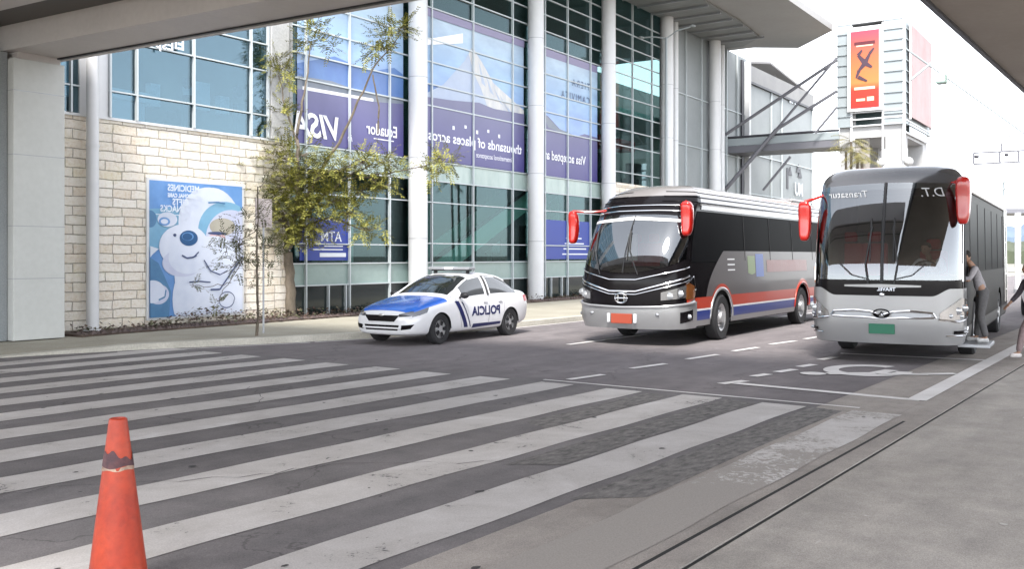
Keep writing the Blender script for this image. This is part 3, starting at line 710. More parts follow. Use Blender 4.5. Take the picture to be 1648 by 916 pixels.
class Bus:
    def __init__(s, L, W, Hh, bow=.22, rc=.42, rake=.55, rake0=1.2, tumble=.07, zr=None, skirt=.32, ax=(), roofR=.5):
        s.L, s.W, s.H, s.skirt = L, W, Hh, skirt; s.rake, s.rake0 = rake, rake0; s.tumble = tumble
        s.zr = zr or Hh - .45; s.roofR = roofR; s.ax = ax; s.ar = .60
        pts = []; hw = W / 2
        n = 30
        for i in range(n + 1):           # front: shallow bow to the corner
            y = (hw - rc) * i / n; pts.append((L / 2 - bow * (y / hw) ** 2, y))
        x_c = pts[-1][0]
        th0 = math.atan(2 * bow * (hw - rc) / hw ** 2)
        for i in range(1, n + 1):
            a = th0 + (math.pi / 2 - th0) * i / n
            k = rc / math.cos(th0) if False else rc
            pts.append((x_c - k * 1.15 * (math.cos(th0) - math.cos(a)) , (hw - rc) + k * (math.sin(a) - math.sin(th0)) / (1 - math.sin(th0))))
        x_s = pts[-1][0]; m = 80; xr = -L / 2 + .3
        for i in range(1, m + 1): pts.append((x_s + (xr - x_s) * i / m, hw))
        for i in range(1, 13):
            a = math.pi / 2 * i / 12; pts.append((xr - .3 * math.sin(a), hw - .3 + .3 * math.cos(a)))
        for i in range(1, 9): pts.append((-L / 2, (hw - .3) * (1 - i / 8)))
        s.pts = pts; s.cum = [0]
        for a, b in zip(pts, pts[1:]): s.cum.append(s.cum[-1] + math.hypot(b[0] - a[0], b[1] - a[1]))
        s.S = s.cum[-1]; s.x_s = x_s
        s.s_side = s.cum[2 * n]           # where the straight side starts
    def sx(s, x): return s.s_side + (s.x_s - x)     # arc length on the side at local x
    def out(s, q):
        sg = 1 if q >= 0 else -1; q = min(abs(q), s.S - 1e-6)
        lo, hi = 0, len(s.cum) - 1
        while hi - lo > 1:
            md = (lo + hi) // 2
            if s.cum[md] <= q: lo = md
            else: hi = md
        f = (q - s.cum[lo]) / (s.cum[hi] - s.cum[lo]); a, b = s.pts[lo], s.pts[hi]
        return a[0] + (b[0] - a[0]) * f, sg * (a[1] + (b[1] - a[1]) * f)
    def P0(s, q, h):
        x, y = s.out(q); L2 = s.L / 2
        w = min(max((x - (L2 - 2.2)) / 2.2, 0), 1); w = w * w * (3 - 2 * w)
        r = 0
        if h > s.rake0: r = s.rake * ((h - s.rake0) / (s.zr - s.rake0)) ** 1.7
        elif h < .75: r = .10 * ((.75 - h) / .45) ** 2
        inset = s.tumble * max(0, (h - 1.2) / (s.zr - 1.2))
        if h < .7: inset += .05 * ((.7 - h) / .4) ** 2
        if h > s.zr:
            f = min((h - s.zr) / (s.H - s.zr), 1); inset += s.roofR * (1 - math.sqrt(max(1 - f * f, 0))); r += s.roofR * .9 * (1 - math.sqrt(max(1 - f * f, 0)))
        y2 = y * (1 - inset / (s.W / 2)); x2 = x - r * w
        if x < -L2 + .8: x2 = x + inset * .8 * min(1, (-L2 + .8 - x) / .8)
        return Vector((x2, y2, h))
    def P(s, q, h, off=0.0):
        p = s.P0(q, h)
        if off:
            e = .02; a = s.P0(q + e, h) - s.P0(q - e, h); b = s.P0(q, min(h + e, s.H)) - s.P0(q, h - e)
            n = a.cross(b)
            if n.length > 1e-9: p = p + n.normalized() * off * (1 if n.dot(Vector((p.x * .15, p.y, 0))) > 0 or abs(p.y) < .3 and n.x > 0 else -1)
        return p
    def arch(s, q, r=None):
        """height of the wheel opening above the ground at arc position q"""
        r = r or s.ar; x, _ = s.out(q); best = s.skirt
        if abs(q) > s.s_side - .1:
            for a in s.ax:
                d = abs(x - a)
                if d < r: best = max(best, .5 + math.sqrt(r * r - d * d))
        return best
    def patch(s, b, s0, s1, lo, hi, ns=40, nh=14, off=.006, m=0, thick=True):
        """surface patch following the body between two height curves"""
        fl = lo if callable(lo) else (lambda q: lo); fh = hi if callable(hi) else (lambda q: hi)
        base = len(b.v)
        for i in range(ns + 1):
            q = s0 + (s1 - s0) * i / ns; a, c = fl(q), fh(q); c = max(c, a + .0005)
            for j in range(nh + 1): b.v.append(tuple(s.P(q, a + (c - a) * j / nh, off)))
        for i in range(ns):
            for j in range(nh):
                k = base + i * (nh + 1) + j
                b.f.append([k, k + nh + 1, k + nh + 2, k + 1]); b.m.append(m)
    def line(s, b, pts, w, off=.012, m=0, n=10):
        """raised moulding along (q, h) points"""
        P = []
        for (q0, h0), (q1, h1) in zip(pts, pts[1:]):
            for i in range(n): P.append(s.P(q0 + (q1 - q0) * i / n, h0 + (h1 - h0) * i / n, off))
        P.append(s.P(*pts[-1], off)); b.tube(P, w, 6, m)
    def hull(s, name, mats, parent, mfun=None, hole=None):
        b = MB(); ns, hs = 300, []
        hz = [s.skirt + (s.zr - s.skirt) * i / 26 for i in range(27)] + [s.zr + (s.H - s.zr) * math.sin(math.pi / 2 * i / 10) for i in range(1, 11)]
        nh = len(hz)
        for i in range(2 * ns):
            q = -s.S + 2 * s.S * i / (2 * ns); lo = s.arch(q)
            for h in hz: b.v.append(tuple(s.P0(q, max(h, lo))))
        N = 2 * ns
        for i in range(N):
            for j in range(nh - 1):
                a, c = i * nh + j, ((i + 1) % N) * nh + j
                if hole and hole(-s.S + s.S * (i + .5) / ns, (hz[j] + hz[j + 1]) / 2): continue
                b.f.append([a, c, c + 1, a + 1]); b.m.append(mfun(-s.S + s.S * i / ns, hz[j]) if mfun else 0)
        # crowned roof
        prev = [i * nh + nh - 1 for i in range(N)]
        for k, f in enumerate((.75, .4, .02)):
            cur = []
            for i in range(N):
                p = Vector(b.v[i * nh + nh - 1]); b.v.append((p.x * (.94 + .06 * f) if f > .5 else p.x * (.5 + .5 * f), p.y * f, s.H + .05 * (1 - f))); cur.append(len(b.v) - 1)
            for i in range(N): b.f.append([prev[i], prev[(i + 1) % N], cur[(i + 1) % N], cur[i]]); b.m.append(mfun(0, s.H) if mfun else 0)
            prev = cur
        return b.build(name, mats, parent, smooth=50)
def wheel(parent, x, y, r=.5, w=.28, side=1, name='wheel', rimr=.29, steer=0, spokes=0):
    b = MB(); s = side
    prof = [(r * .60, -w / 2), (r * .93, -w / 2), (r, -w * .36), (r, w * .36), (r * .93, w / 2), (r * .62, w / 2 - .01), (r * .60, w / 2 - .03)]
    b.lathe([(q, s * h) for q, h in prof], (0, 0, 0), 36, 0, 'y')
    o = b.build(name, M['tyre'], parent, smooth=35); o.location = (x, y, r); o.rotation_euler = (0, 0, R(steer))
    b = MB()
    b.lathe([(r * .62, s * (w / 2 - .02)), (rimr * .95, s * (w / 2 - .05)), (rimr * .6, s * (w / 2 - (.10 if not spokes else .05))), (.13 * r / .5, s * (w / 2 - .06)), (.12 * r / .5, s * (w / 2 + (.01 if not spokes else -.02))), (.001, s * (w / 2 + (.015 if not spokes else -.015)))], (0, 0, 0), 28, 0, 'y')
    if spokes:
        for k in range(spokes):
            a0_ = 2 * math.pi * (k + .5) / spokes; dv = 2 * math.pi / spokes * .28
            q = [(rr * math.cos(a0_ + da), s * (w / 2 - .018), rr * math.sin(a0_ + da)) for rr, da in ((r * .24, -dv), (r * .56, -dv * .8), (r * .56, dv * .8), (r * .24, dv))]
            b.prism(q, (0, s * .012, 0), 1)
    else:
        for k in range(10):
            a0_ = 2 * math.pi * k / 10
            b.lathe([(.022, s * (w / 2 - .09)), (.022, s * (w / 2 - .05)), (.001, s * (w / 2 - .05))], (.19 * math.cos(a0_), 0, .19 * math.sin(a0_)), 6, 0, 'y')
    b.build('rim', [M['rim'], M['under']], o, smooth=35)
    return o
def blob(b, c, r, n=10, m=0, k=6):
    """squashed ellipsoid"""
    vs = []; fs = []
    for i in range(k + 1):
        a = math.pi * i / k
        for j in range(n):
            t = 2 * math.pi * j / n
            vs.append((c[0] + r[0] * math.sin(a) * math.cos(t), c[1] + r[1] * math.sin(a) * math.sin(t), c[2] + r[2] * math.cos(a)))
    for i in range(k):
        for j in range(n): fs.append((i * n + j, i * n + (j + 1) % n, (i + 1) * n + (j + 1) % n, (i + 1) * n + j))
    b.add(vs, fs, m)
def bus_mirror(par, P, root, c, size=(.13, .13, .36), mt=None):
    b = MB(); ax, ay, az = size
    blob(b, (0, 0, 0), (1, 1, 1), 28, 0, 20)
    b.v = [tuple(math.copysign(abs(c_) ** .55, c_) * s_ for c_, s_ in zip(v, (ax * .85, ay * .82, az))) for v in b.v]
    o = b.build('mirror', mt or M['mirror_red'], par, smooth=True); o.location = c
    for v in o.data.vertices: f = v.co.z / az; v.co.y *= 1 + .12 * f; v.co.x += .05 * f * f
    b = MB(); blob(b, (-ax * .56, 0, -.03), (.012, ay * .8, az * .72), 16)
    g = b.build('mirror_glass', M['tint'], o, smooth=True)
    b = MB(); r0 = Vector(root) - Vector(c)
    b.tube([r0, r0 * .6 + Vector((.12, 0, .12)), Vector((.05, 0, az * .98))], [.024, .026, .03], 8)
    b.build('mirror_arm', mt or M['mirror_red'], o, smooth=True)
    return o
def flatq(s, b, pts, off=.01, m=0, sub=8):
    """polygon given in (q,h) filled by a fan-free grid between lower and upper curves"""
    pass

# ---------------------------------------------------------------- bus 1: black, orange and silver coach
def coach_dark(loc, rz):
    root = thing('coach_bus', 'black coach with silver and orange-blue striped side and red mirrors, driving in the middle lane', 'bus', loc, rz)
    B = Bus(11.2, 2.4, 3.40, bow=.30, rc=.48, rake=.85, rake0=1.30, tumble=.10, zr=2.93, skirt=.36, ax=(3.15, -2.75), roofR=.55)
    mf = lambda q, h: 1 if h > (2.86 if abs(q) > 1.9 else 3.10) else 0
    S = B.s_side
    def hole(q, h): return abs(q) < 1.26 and 1.60 + .28 * min(1, abs(q) / 1.35) ** 2 < h < 2.58
    B.hull('body', [M['bus_black'], M['pale_roof']], root, mf, hole)
    # windscreen and its frame
    def wlo(q): return 1.50 + .28 * min(1, abs(q) / 1.35) ** 2
    def whi(q): return 2.72 - .10 * (abs(q) / 1.35) ** 3 - (.35 * max(0, (abs(q) - 1.22) / .13) ** 2)
    b = MB(); B.patch(b, -1.38, 1.38, wlo, whi, 60, 16, .012)
    g = b.build('windscreen', M['screen'], root, smooth=True)
    b = MB(); B.line(b, [(0, 1.5), (0, 2.70)], .012, .016); g2 = b.build('divider', M['black'], g)
    for s in (-.55, .35):
        b = MB(); B.line(b, [(s, 1.46), (s - .25, 1.95), (s - .32, 2.35)], .011, .035); B.line(b, [(s - .28, 1.75), (s - .35, 2.45)], .014, .03)
        b.build('wiper', M['black'], root)
    b = MB(); B.patch(b, -1.25, 1.15, lambda q: 2.60 - .05 * abs(q), lambda q: 2.68 - .07 * abs(q), 30, 2, .018)
    b.build('sun_visor', mottled('visor', (.35, .35, .36), (.75, .75, .76), 6, .4, 30, 0), root)
    # roof fairing lines above the screen
    b = MB()
    for z, w in ((2.80, .018), (2.92, .014)): B.line(b, [(-1.2, z - .04), (-.5, z), (.5, z), (1.3, z - .02)], w, .012)
    b.build('roof_trim', M['chrome'], root)
    # thin dark lines imitating the streaky sheen of the glossy roof
    for sg in (1, -1):
        for h_, w_ in ((2.99, .012), (3.10, .014), (3.21, .010)):
            b = MB(); B.line(b, [(sg * .5, h_ + .03), (sg * 1.7, h_), (sg * (S + .8), h_), (sg * B.sx(-5.2), h_ - .01)], w_, .004, 0, 16); b.build('roof_streak', M['bus_black'], root, smooth=True)
    # side glass band
    for sg in (1, -1):
        b = MB(); q0, q1 = sg * (S + .10), sg * (B.sx(-5.1))
        B.patch(b, q0, q1, lambda q: 1.72, lambda q: 2.80, 60, 10, .008)
        b.build('side_glass', M['tint'], root, smooth=True)
        b = MB(); B.patch(b, sg * (S + .5), sg * B.sx(-5.2), 2.84, 2.93, 50, 2, .012); b.build('roof_rail', M['pale_roof'], root, smooth=True)
        for xx in (1.6, -.2, -2.0, -3.8):
            b = MB(); B.line(b, [(sg * B.sx(xx), 1.74), (sg * B.sx(xx), 2.78)], .008, .01); b.build('window_seal', M['black'], root)
        # silver panel rising behind the front wheel
        b = MB()
        xa, xb = 4.05, 2.95
        def top(q):
            x, _ = B.out(q); f = min(max((xa - x) / (xa - xb), 0), 1)
            return .98 + .98 * f ** .62 - (.0 if x > -5 else .2)
        B.patch(b, sg * B.sx(xa), sg * B.sx(-5.3), lambda q: max(.98, B.arch(q, .72)), lambda q: max(top(q), B.arch(q, .72)), 160, 10, .010)
        b.build('side_panel', M['mauve'], root, smooth=True)
        b = MB(); B.patch(b, sg * (S - .1), sg * B.sx(-5.3), lambda q: max(.74, B.arch(q)), lambda q: max(.98, B.arch(q, .74)), 200, 4, .012)
        b.build('orange_stripe', M['orange'], root, smooth=True)
        b = MB(); B.patch(b, sg * (S - .1), sg * B.sx(-5.3), lambda q: max(.70, B.arch(q)), lambda q: max(.74, B.arch(q, .63)), 200, 2, .014)
        b.build('white_line', M['white_p'], root, smooth=True)
        b = MB(); B.patch(b, sg * (S - .1), sg * B.sx(-5.3), lambda q: max(.50, B.arch(q)), lambda q: max(.70, B.arch(q)), 200, 4, .012)
        b.build('blue_stripe', M['blue_p'], root, smooth=True)
        b = MB(); B.patch(b, sg * (S - .1), sg * B.sx(-5.3), lambda q: max(.38, B.arch(q)), lambda q: max(.50, B.arch(q)), 200, 3, .010)
        b.build('skirt', M['silver'], root, smooth=True)
        # little printed marks and the gold lamp at the rear of the panel
        b = MB()
        for k in range(3): B.patch(b, sg * B.sx(2.75), sg * B.sx(2.3), 1.52 + .12 * k, 1.55 + .12 * k, 3, 1, .014)
        b.build('panel_mark', M['white_p'], root)
        b = MB(); B.patch(b, sg * B.sx(.9), sg * B.sx(.35), lambda q: 1.35, lambda q: 1.9, 5, 3, .0145); b.build('decal_patch', mat('decal_blue', (.12, .17, .40), .4), root)
        b = MB(); B.patch(b, sg * B.sx(1.45), sg * B.sx(.95), lambda q: 1.4 + .2 * abs(B.out(q)[0] - 1.2), lambda q: 1.85, 5, 3, .0145); b.build('decal_patch', mat('decal_green', (.20, .26, .14), .4), root)
        b = MB(); B.patch(b, sg * B.sx(.1), sg * B.sx(-3.2), 1.45, 1.75, 5, 2, .0145); b.build('decal_patch', mottled('decal_rose', (.26, .13, .13), (.30, .20, .20), 1, .4), root)
        b = MB(); B.patch(b, sg * B.sx(-3.9), sg * B.sx(-4.5), 1.1, 1.55, 5, 2, .0145); b.build('side_lamp', M['amber'], root)
    # nose: black mask, chrome lines, emblem
    b = MB(); B.patch(b, -1.5, 1.5, lambda q: .86 + .14 * (abs(q) / 1.5) ** 2, lambda q: wlo(q) - .03, 60, 8, .010); mk = b.build('nose_mask', M['bus_black'], root, smooth=True)
    b = MB()
    for z0_, dz, w in ((1.36, .26, .012), (1.12, .32, .020), (1.06, .30, .010)):
        B.line(b, [(-1.5, z0_ + dz), (-.9, z0_ + dz * .5), (-.3, z0_), (.3, z0_), (.9, z0_ + dz * .5), (1.5, z0_ + dz)], w, .02)
    b.build('nose_trim', M['chrome'], root, smooth=True)
    b = MB(); pts = []
    cx = B.P(0, .98, .05)
    n = 20; 
    b.tube([Vector((cx.x, .14 * math.cos(2 * math.pi * k / n), cx.z + .10 * math.sin(2 * math.pi * k / n))) for k in range(n + 1)], .018, 6, cap=False)
    b.tube([Vector((cx.x, -.13, cx.z)), Vector((cx.x, .13, cx.z))], .016, 6); b.tube([(cx.x, -.07, cx.z - .06), (cx.x, -.07, cx.z + .07)], .012, 6); b.tube([(cx.x, .07, cx.z - .06), (cx.x, .07, cx.z + .07)], .012, 6)
    b.build('emblem', M['chrome'], root, smooth=True)
    # headlights
    for sg in (1, -1):
        b = MB(); B.patch(b, sg * .82, sg * 1.38, lambda q: .94 + .10 * (abs(q) - .8), lambda q: 1.10 + .16 * (abs(q) - .8) / .6, 16, 5, .020)
        h = b.build('headlight', mat('coach_lamp', (.22, .22, .225), .1, .7, coat=.6), root, smooth=True)
        for q, z in ((.98, 1.03), (1.2, 1.08)):
            c = B.P(sg * q, z, .02); b = MB(); blob(b, c, (.02, .095, .075), 14); b.build('lamp', M['lamp'], h, smooth=True)
        b = MB(); B.patch(b, sg * 1.36, sg * 1.75, lambda q: .96, lambda q: 1.30 - .3 * max(0, abs(q) - 1.5), 12, 5, .020); bl = b.build('side_lens', M['bronze'], root, smooth=True)
        b = MB(); B.line(b, [(sg * 1.36, 1.28), (sg * 1.7, 1.42), (sg * 1.80, 1.15), (sg * 1.72, .95), (sg * 1.40, .86)], .014, .03); b.build('lens_trim', M['chrome'], bl, smooth=True)
    # bumper
    b = MB(); B.patch(b, -1.85, 1.85, lambda q: .36, lambda q: .80 + .10 * (abs(q) / 1.8) ** 2, 60, 8, .035); bp = b.build('bumper', M['silver'], root, smooth=True)
    b = MB(); B.line(b, [(-1.7, .90), (-.8, .81), (0, .79), (.8, .81), (1.7, .90)], .03, .04); b.build('bumper_lip', M['silver'], bp, smooth=True)
    for sg in (1, -1):
        b = MB(); B.patch(b, sg * 1.20, sg * 1.62, lambda q: .48 + .12 * (abs(q) - 1.2), lambda q: .70 + .1 * (abs(q) - 1.2), 10, 4, .042); fo = b.build('fog_lamp', M['bus_black'], bp, smooth=True)
        c = B.P(sg * 1.42, .61, .05); b = MB(); blob(b, c, (.03, .06, .05), 10); b.build('lamp', M['lamp'], fo, smooth=True)
        b = MB(); c = B.P(sg * .75, .66, .045); blob(b, c, (.02, .05, .03), 10); b.build('marker_lamp', M['lamp'], bp, smooth=True)
        b = MB(); c = B.P(sg * .30, .56, .05); b.box(c.x - .01, c.y - .03, .48, c.x + .02, c.y + .03, .66); b.build('plate_bracket', M['white_p'], bp)
    b = MB(); c = B.P(0, .56, .045); b.box(c.x - .01, -.24, .46, c.x + .015, .24, .66); b.build('licence_plate', M['plate_o'], root, bevel=.005)
    # mirrors
    c = B.P(S - .15, 2.45); bus_mirror(root, None, (c.x - .1, c.y - .25, 2.9), (c.x + .16, c.y + .02, 2.62), (.15, .14, .36))
    bus_mirror(root, None, (c.x - .1, -c.y + .25, 2.84), (c.x + .20, -c.y - .44, 2.48), (.13, .12, .36))
    # roof unit, running gear
    b = MB(); b.prism([(-3.4, -.75, 3.36), (-5.0, -.75, 3.36), (-5.0, .75, 3.36), (-3.4, .75, 3.36)], (0, 0, .1)) if True else b.prism([(1.6, -.85, 3.40), (-1.6, -.85, 3.40), (-1.9, -.95, 3.40), (-1.9, .95, 3.40), (1.6, .85, 3.40), (2.1, .6, 3.40), (2.1, -.6, 3.40)], (0, 0, .16)); b.build('roof_unit', M['pale_roof'], root, bevel=.05)
    under(root, B, 11.2)
    for sg in (1, -1):
        wheel(root, 3.15, sg * 1.08, .5, .28, sg, steer=3); wheel(root, -2.75, sg * 1.06, .5, .28, sg)
        for xx in (3.15, -2.75):
            b = MB(); n = 24
            b.tube([B.P0(sg * B.sx(xx + .66 * math.cos(math.pi * k / n)), .5 + .64 * math.sin(math.pi * k / n)) for k in range(n + 1)], .035, 8)
            b.build('arch_trim', M['orange'] if xx < 0 else M['silver'], root, smooth=True)
    cabin(root, B, 4.9, 1.5, 2.7)
    for y in (-.75,):
        b = MB(); b.box(3.7, y - .05, 1.75, 3.75, y + .18, 2.35); b.build('curtain', M['curtain'], root)
    return root
def under(root, B, L):
    b = MB(); w = B.W / 2 - .32
    b.box(-L / 2 + .5, -w, .42, L / 2 - .6, w, 1.0)
    for a in B.ax: b.box(a - .1, -B.W / 2 + .2, .40, a + .1, B.W / 2 - .2, .60)
    b.build('chassis', M['under'], root)

def cabin(root, B, xf, z0, z1):
    """what shows through the windscreen: lining, dashboard, wheel, seats"""
    b = MB(); w = B.W / 2 - .16
    b.box(xf - 3.2, -w, z0 - .5, xf - 3.1, w, z1 + .1); b.box(xf - 3.2, -w, z0 - .55, xf - .1, w, z0 - .5); b.box(xf - 3.2, -w, z1 + .1, xf - .6, w, z1 + .14)
    b.box(xf - 3.2, -w - .03, z0 - .5, xf - .6, -w, z1 + .1); b.box(xf - 3.2, w, z0 - .5, xf - .6, w + .03, z1 + .1)
    b.build('cab_lining', M['cab'], root)
    b = MB(); b.box(xf - .75, -w + .03, z0 - .45, xf - .12, w - .03, z0 - .02); b.build('dashboard', M['cab'], root, bevel=.06)
    for y, z in ((.55, z0 - .35), (-.5, z0 - .2), (-.95, z0 - .2)):
        b = MB(); b.box(xf - 1.9, y - .24, z, xf - 1.4, y + .24, z + .15); b.box(xf - 1.98, y - .24, z + .1, xf - 1.84, y + .24, z + .85); b.box(xf - 1.96, y - .13, z + .87, xf - 1.86, y + .13, z + 1.07)
        b.build('seat', M['seat_red'], root, bevel=.05)
    b = MB(); c = Vector((xf - .95, .55, z0 + .12)); n = 24
    b.tube([c + Vector((.10 * math.sin(2 * math.pi * k / n), .22 * math.cos(2 * math.pi * k / n), .19 * math.sin(2 * math.pi * k / n))) for k in range(n + 1)], .015, 6, cap=False)
    b.tube([c + Vector((0, -.21, 0)), c + Vector((0, .21, 0))], .012); b.tube([c, c + Vector((.2, 0, -.35))], .025)
    b.build('steering_wheel', M['black'], root, smooth=True)

# ---------------------------------------------------------------- bus 2: dark coach with silver nose in the bay
def coach_silver(loc, rz):
    root = thing('coach_bus', 'dark green-black coach with silver nose, green plate and red mirrors, parked at the kerb bay', 'bus', loc, rz)
    B = Bus(11.6, 2.42, 3.44, bow=.16, rc=.36, rake=.42, rake0=1.4, tumble=.03, zr=3.12, skirt=.34, ax=(3.2, -2.9), roofR=.36)
    S = B.s_side; side = mottled('bronze_side_paint', (.006, .005, .005), (.014, .011, .010), .8, .45, 6, 0, spec=.04)
    hole = lambda q, h: abs(q) < 1.24 and 1.50 < h < 2.98
    mf = lambda q, h: 1 if h > 3.0 else (2 if abs(q) > S + .2 else 0)
    B.hull('body', [M['bus_black'], mat('roof_dark', (.075, .075, .08), .16, .3, .6, coat=.8), side], root, mf, hole)
    wl = lambda q: 1.42 + .03 * (abs(q) / 1.35) ** 2
    wh = lambda q: 3.12 - .06 * (abs(q) / 1.35) ** 2 - .25 * max(0, (abs(q) - 1.22) / .16) ** 2
    b = MB(); B.patch(b, -1.40, 1.40, wl, wh, 60, 18, .010); g = b.build('windscreen', M['screen'], root, smooth=True)
    b = MB(); B.line(b, [(-.0, 1.4), (-.0, 2.2), (0, 3.12)], .028, .012); b.build('divider', M['black'], g)
    b = MB()
    for q in (-1.40, 1.40): B.line(b, [(q, 1.42), (q, 2.9)], .012, .016)
    b.build('screen_trim', M['chrome'], g)
    # script above each pane, mirror-written
    b = MB()
    f = lambda q0, h0: (lambda x, y: tuple(B.P(q0 - x, h0 + y, .022)))
    put_text(b, "Transatur", .17, f(-.28, 2.88), shear=.3, spacing=1.05)
    put_text(b, "D.T.", .22, f(.98, 2.86), shear=.35)
    b.build('screen_lettering', mat('faded_lettering', (.42, .43, .44), .6), root)
    for s in (-.22, .20):
        b = MB(); sg = -1 if s < 0 else 1
        B.line(b, [(s, 1.38), (s + sg * .05, 1.7), (s - sg * .04, 2.35)], .014, .04); B.line(b, [(s - sg * .02, 1.75), (s - sg * .02, 2.5)], .012, .03); B.line(b, [(s, 1.45), (s + sg * .28, 1.52), (s + sg * .5, 1.72)], .010, .04)
        b.build('wiper', M['black'], root)
    # black panel and silver strip under the screen
    b = MB(); B.patch(b, -1.42, 1.42, 1.16, 1.44, 50, 5, .012); b.build('nose_mask', M['bus_black'], root, smooth=True)
    b = MB(); B.patch(b, -.62, .62, lambda q: 1.31 + .02 * abs(q), lambda q: 1.37 - .03 * abs(q), 30, 3, .030); b.build('wiper_cover', M['silver'], root, smooth=True)
    b = MB(); put_text(b, "TRAVEL", .085, lambda x, y: tuple(B.P(.22 - x, 1.255 + y, .022)), bold=.003); b.build('badge_lettering', M['sign_white'], root)
    b = MB(); c = B.P(0, 1.19, .03); blob(b, c, (.02, .045, .035), 12); b.build('nose_badge', M['chrome'], root, smooth=True)
    # silver nose
    def nt(q):
        a = abs(q); f = min(max((a - .78) / .30, 0), 1); f = f * f * (3 - 2 * f)
        return 1.17 + .13 * f
    b = MB(); B.patch(b, -1.78, 1.78, lambda q: .36, nt, 110, 14, .03); bp = b.build('front_panel', M['silver'], root, smooth=True)
    b = MB(); B.patch(b, -.80, .80, lambda q: .90, lambda q: 1.14, 30, 5, .042); b.build('front_flap', M['silver'], bp, smooth=True)
    for k in (-1, 1):
        b = MB(); B.line(b, [(0, .84), (k * .18, .90), (k * .45, .92), (k * .80, .89)], .020, .05); B.line(b, [(0, .78), (k * .3, .80), (k * .6, .80), (k * .82, .81)], .016, .05); B.line(b, [(k * .8, .89), (k * .85, .81)], .014, .05)
        b.build('grille_wing', M['chrome'], root, smooth=True)
        b = MB(); B.patch(b, k * .16, k * .78, .81, .88, 16, 3, .046); b.build('grille_mesh', M['grey_metal'], root, smooth=True)
    b = MB(); c = B.P(0, .87, .06); n = 20
    b.tube([(c.x, .13 * math.cos(2 * math.pi * k / n), c.z + .07 * math.sin(2 * math.pi * k / n)) for k in range(n + 1)], .014, 6, cap=False)
    b.tube([(c.x, -.12, c.z), (c.x, -.05, c.z - .05), (c.x, 0, c.z + .03), (c.x, .05, c.z - .05), (c.x, .12, c.z)], .014, 6)
    b.build('emblem', M['bus_black'], root, smooth=True)
    for sg in (1, -1):
        b = MB(); B.patch(b, sg * .90, sg * 1.72, lambda q: .76 + .16 * max(0, abs(q) - 1.0), lambda q: .84 + .30 * min(1, (abs(q) - .86) / .40) ** .8 - .10 * max(0, abs(q) - 1.35), 24, 6, .042)
        h = b.build('headlight', mat('lamp_bowl', (.42, .41, .41), .12, .8, coat=.5) , root, smooth=True)
        for q, z, r in ((1.18, .93, .075), (1.36, .97, .07), (1.06, .845, .045), (1.26, .835, .045)):
            c = B.P(sg * q, z, .040); b = MB(); blob(b, c, (.018, r, r * .9), 14); b.build('lamp', M['lamp'], h, smooth=True)
        b = MB(); B.line(b, [(sg * .88, .79), (sg * 1.2, .745), (sg * 1.5, .80), (sg * 1.76, .93)], .016, .05); b.build('lamp_trim', M['chrome'], h, smooth=True)
        b = MB(); B.patch(b, sg * 1.48, sg * 1.70, .93, 1.02, 6, 3, .047); b.build('turn_lamp', M['amber'], h, smooth=True)
        b = MB(); B.patch(b, sg * 1.12, sg * 1.60, .545, .60, 12, 3, .040); fo = b.build('fog_slot', M['bus_black'], root, smooth=True)
        b = MB(); c = B.P(sg * 1.4, .575, .045); blob(b, c, (.02, .06, .03), 10); b.build('lamp', M['lamp'], fo, smooth=True)
        b = MB(); B.line(b, [(sg * 1.0, .52), (sg * 1.55, .51), (sg * 1.72, .58), (sg * 1.74, .64)], .014, .045); b.build('fog_trim', M['chrome'], fo, smooth=True)
        # side glass, panels and arches
        b = MB(); B.patch(b, sg * (S + 1.3), sg * B.sx(-5.2), 1.55, 2.86, 60, 10, .008); b.build('side_glass', M['tint'], root, smooth=True)
        for xx in (2.6, 1.0, -.6, -2.2, -3.8):
            b = MB(); B.line(b, [(sg * B.sx(xx), 1.57), (sg * B.sx(xx), 2.84)], .008, .01); b.build('window_seal', M['black'], root)
        b = MB(); B.patch(b, sg * (S + .1), sg * B.sx(-5.4), lambda q: max(.38, B.arch(q)), lambda q: max(.62, B.arch(q)), 160, 3, .010); b.build('skirt', mat('dark_skirt', (.03, .027, .027), .5), root, smooth=True)
        wheel(root, 3.2, sg * 1.08, .5, .28, sg); wheel(root, -2.9, sg * 1.06, .5, .28, sg)
        b = MB(); B.line(b, [(sg * (S + .1), 3.02), (sg * B.sx(-5.3), 3.02)], .025, .02); b.build('gutter', M['silver'], root, smooth=True)
    b = MB(); c = B.P(0, .56, .045); b.box(c.x - .02, -.21, .52, c.x + .012, .21, .69); pl = b.build('licence_plate', M['plate_g'], root, bevel=.005)
    # mirrors on long arms
    c = B.P(S - .12, 2.7); bus_mirror(root, None, (c.x, c.y - .15, 3.1), (c.x + .22, c.y + .06, 2.78), (.15, .14, .40))
    bus_mirror(root, None, (c.x, -c.y + .05, 2.95), (c.x + .22, -c.y - .22, 2.48), (.14, .13, .36))
    # open door leaf and step at the front of the kerb side
    b = MB(); B.patch(b, S + .28, S + 1.15, .62, 2.75, 10, 14, .012); b.build('door_opening', mat('door_dark', (.006, .006, .008), .7), root)
    x = B.x_s; b = MB(); b.box(x - 1.25, 1.10, .28, x - .28, 1.60, .34); b.build('step', M['grey_metal'], root, bevel=.01)
    # ladder and luggage door lines at the rear quarter
    for sg in (1,):
        b = MB()
        for xx in (-4.2, -4.8):
            B.line(b, [(sg * B.sx(xx), .7), (sg * B.sx(xx), 3.0)], .02, .03)
        for z in (1.0, 1.4, 1.8, 2.2, 2.6): B.line(b, [(sg * B.sx(-4.2), z), (sg * B.sx(-4.8), z)], .014, .03)
        b.build('rear_grille', M['chrome'], root)
    under(root, B, 11.6)
    cabin(root, B, 5.55, 1.45, 2.95)
    return root

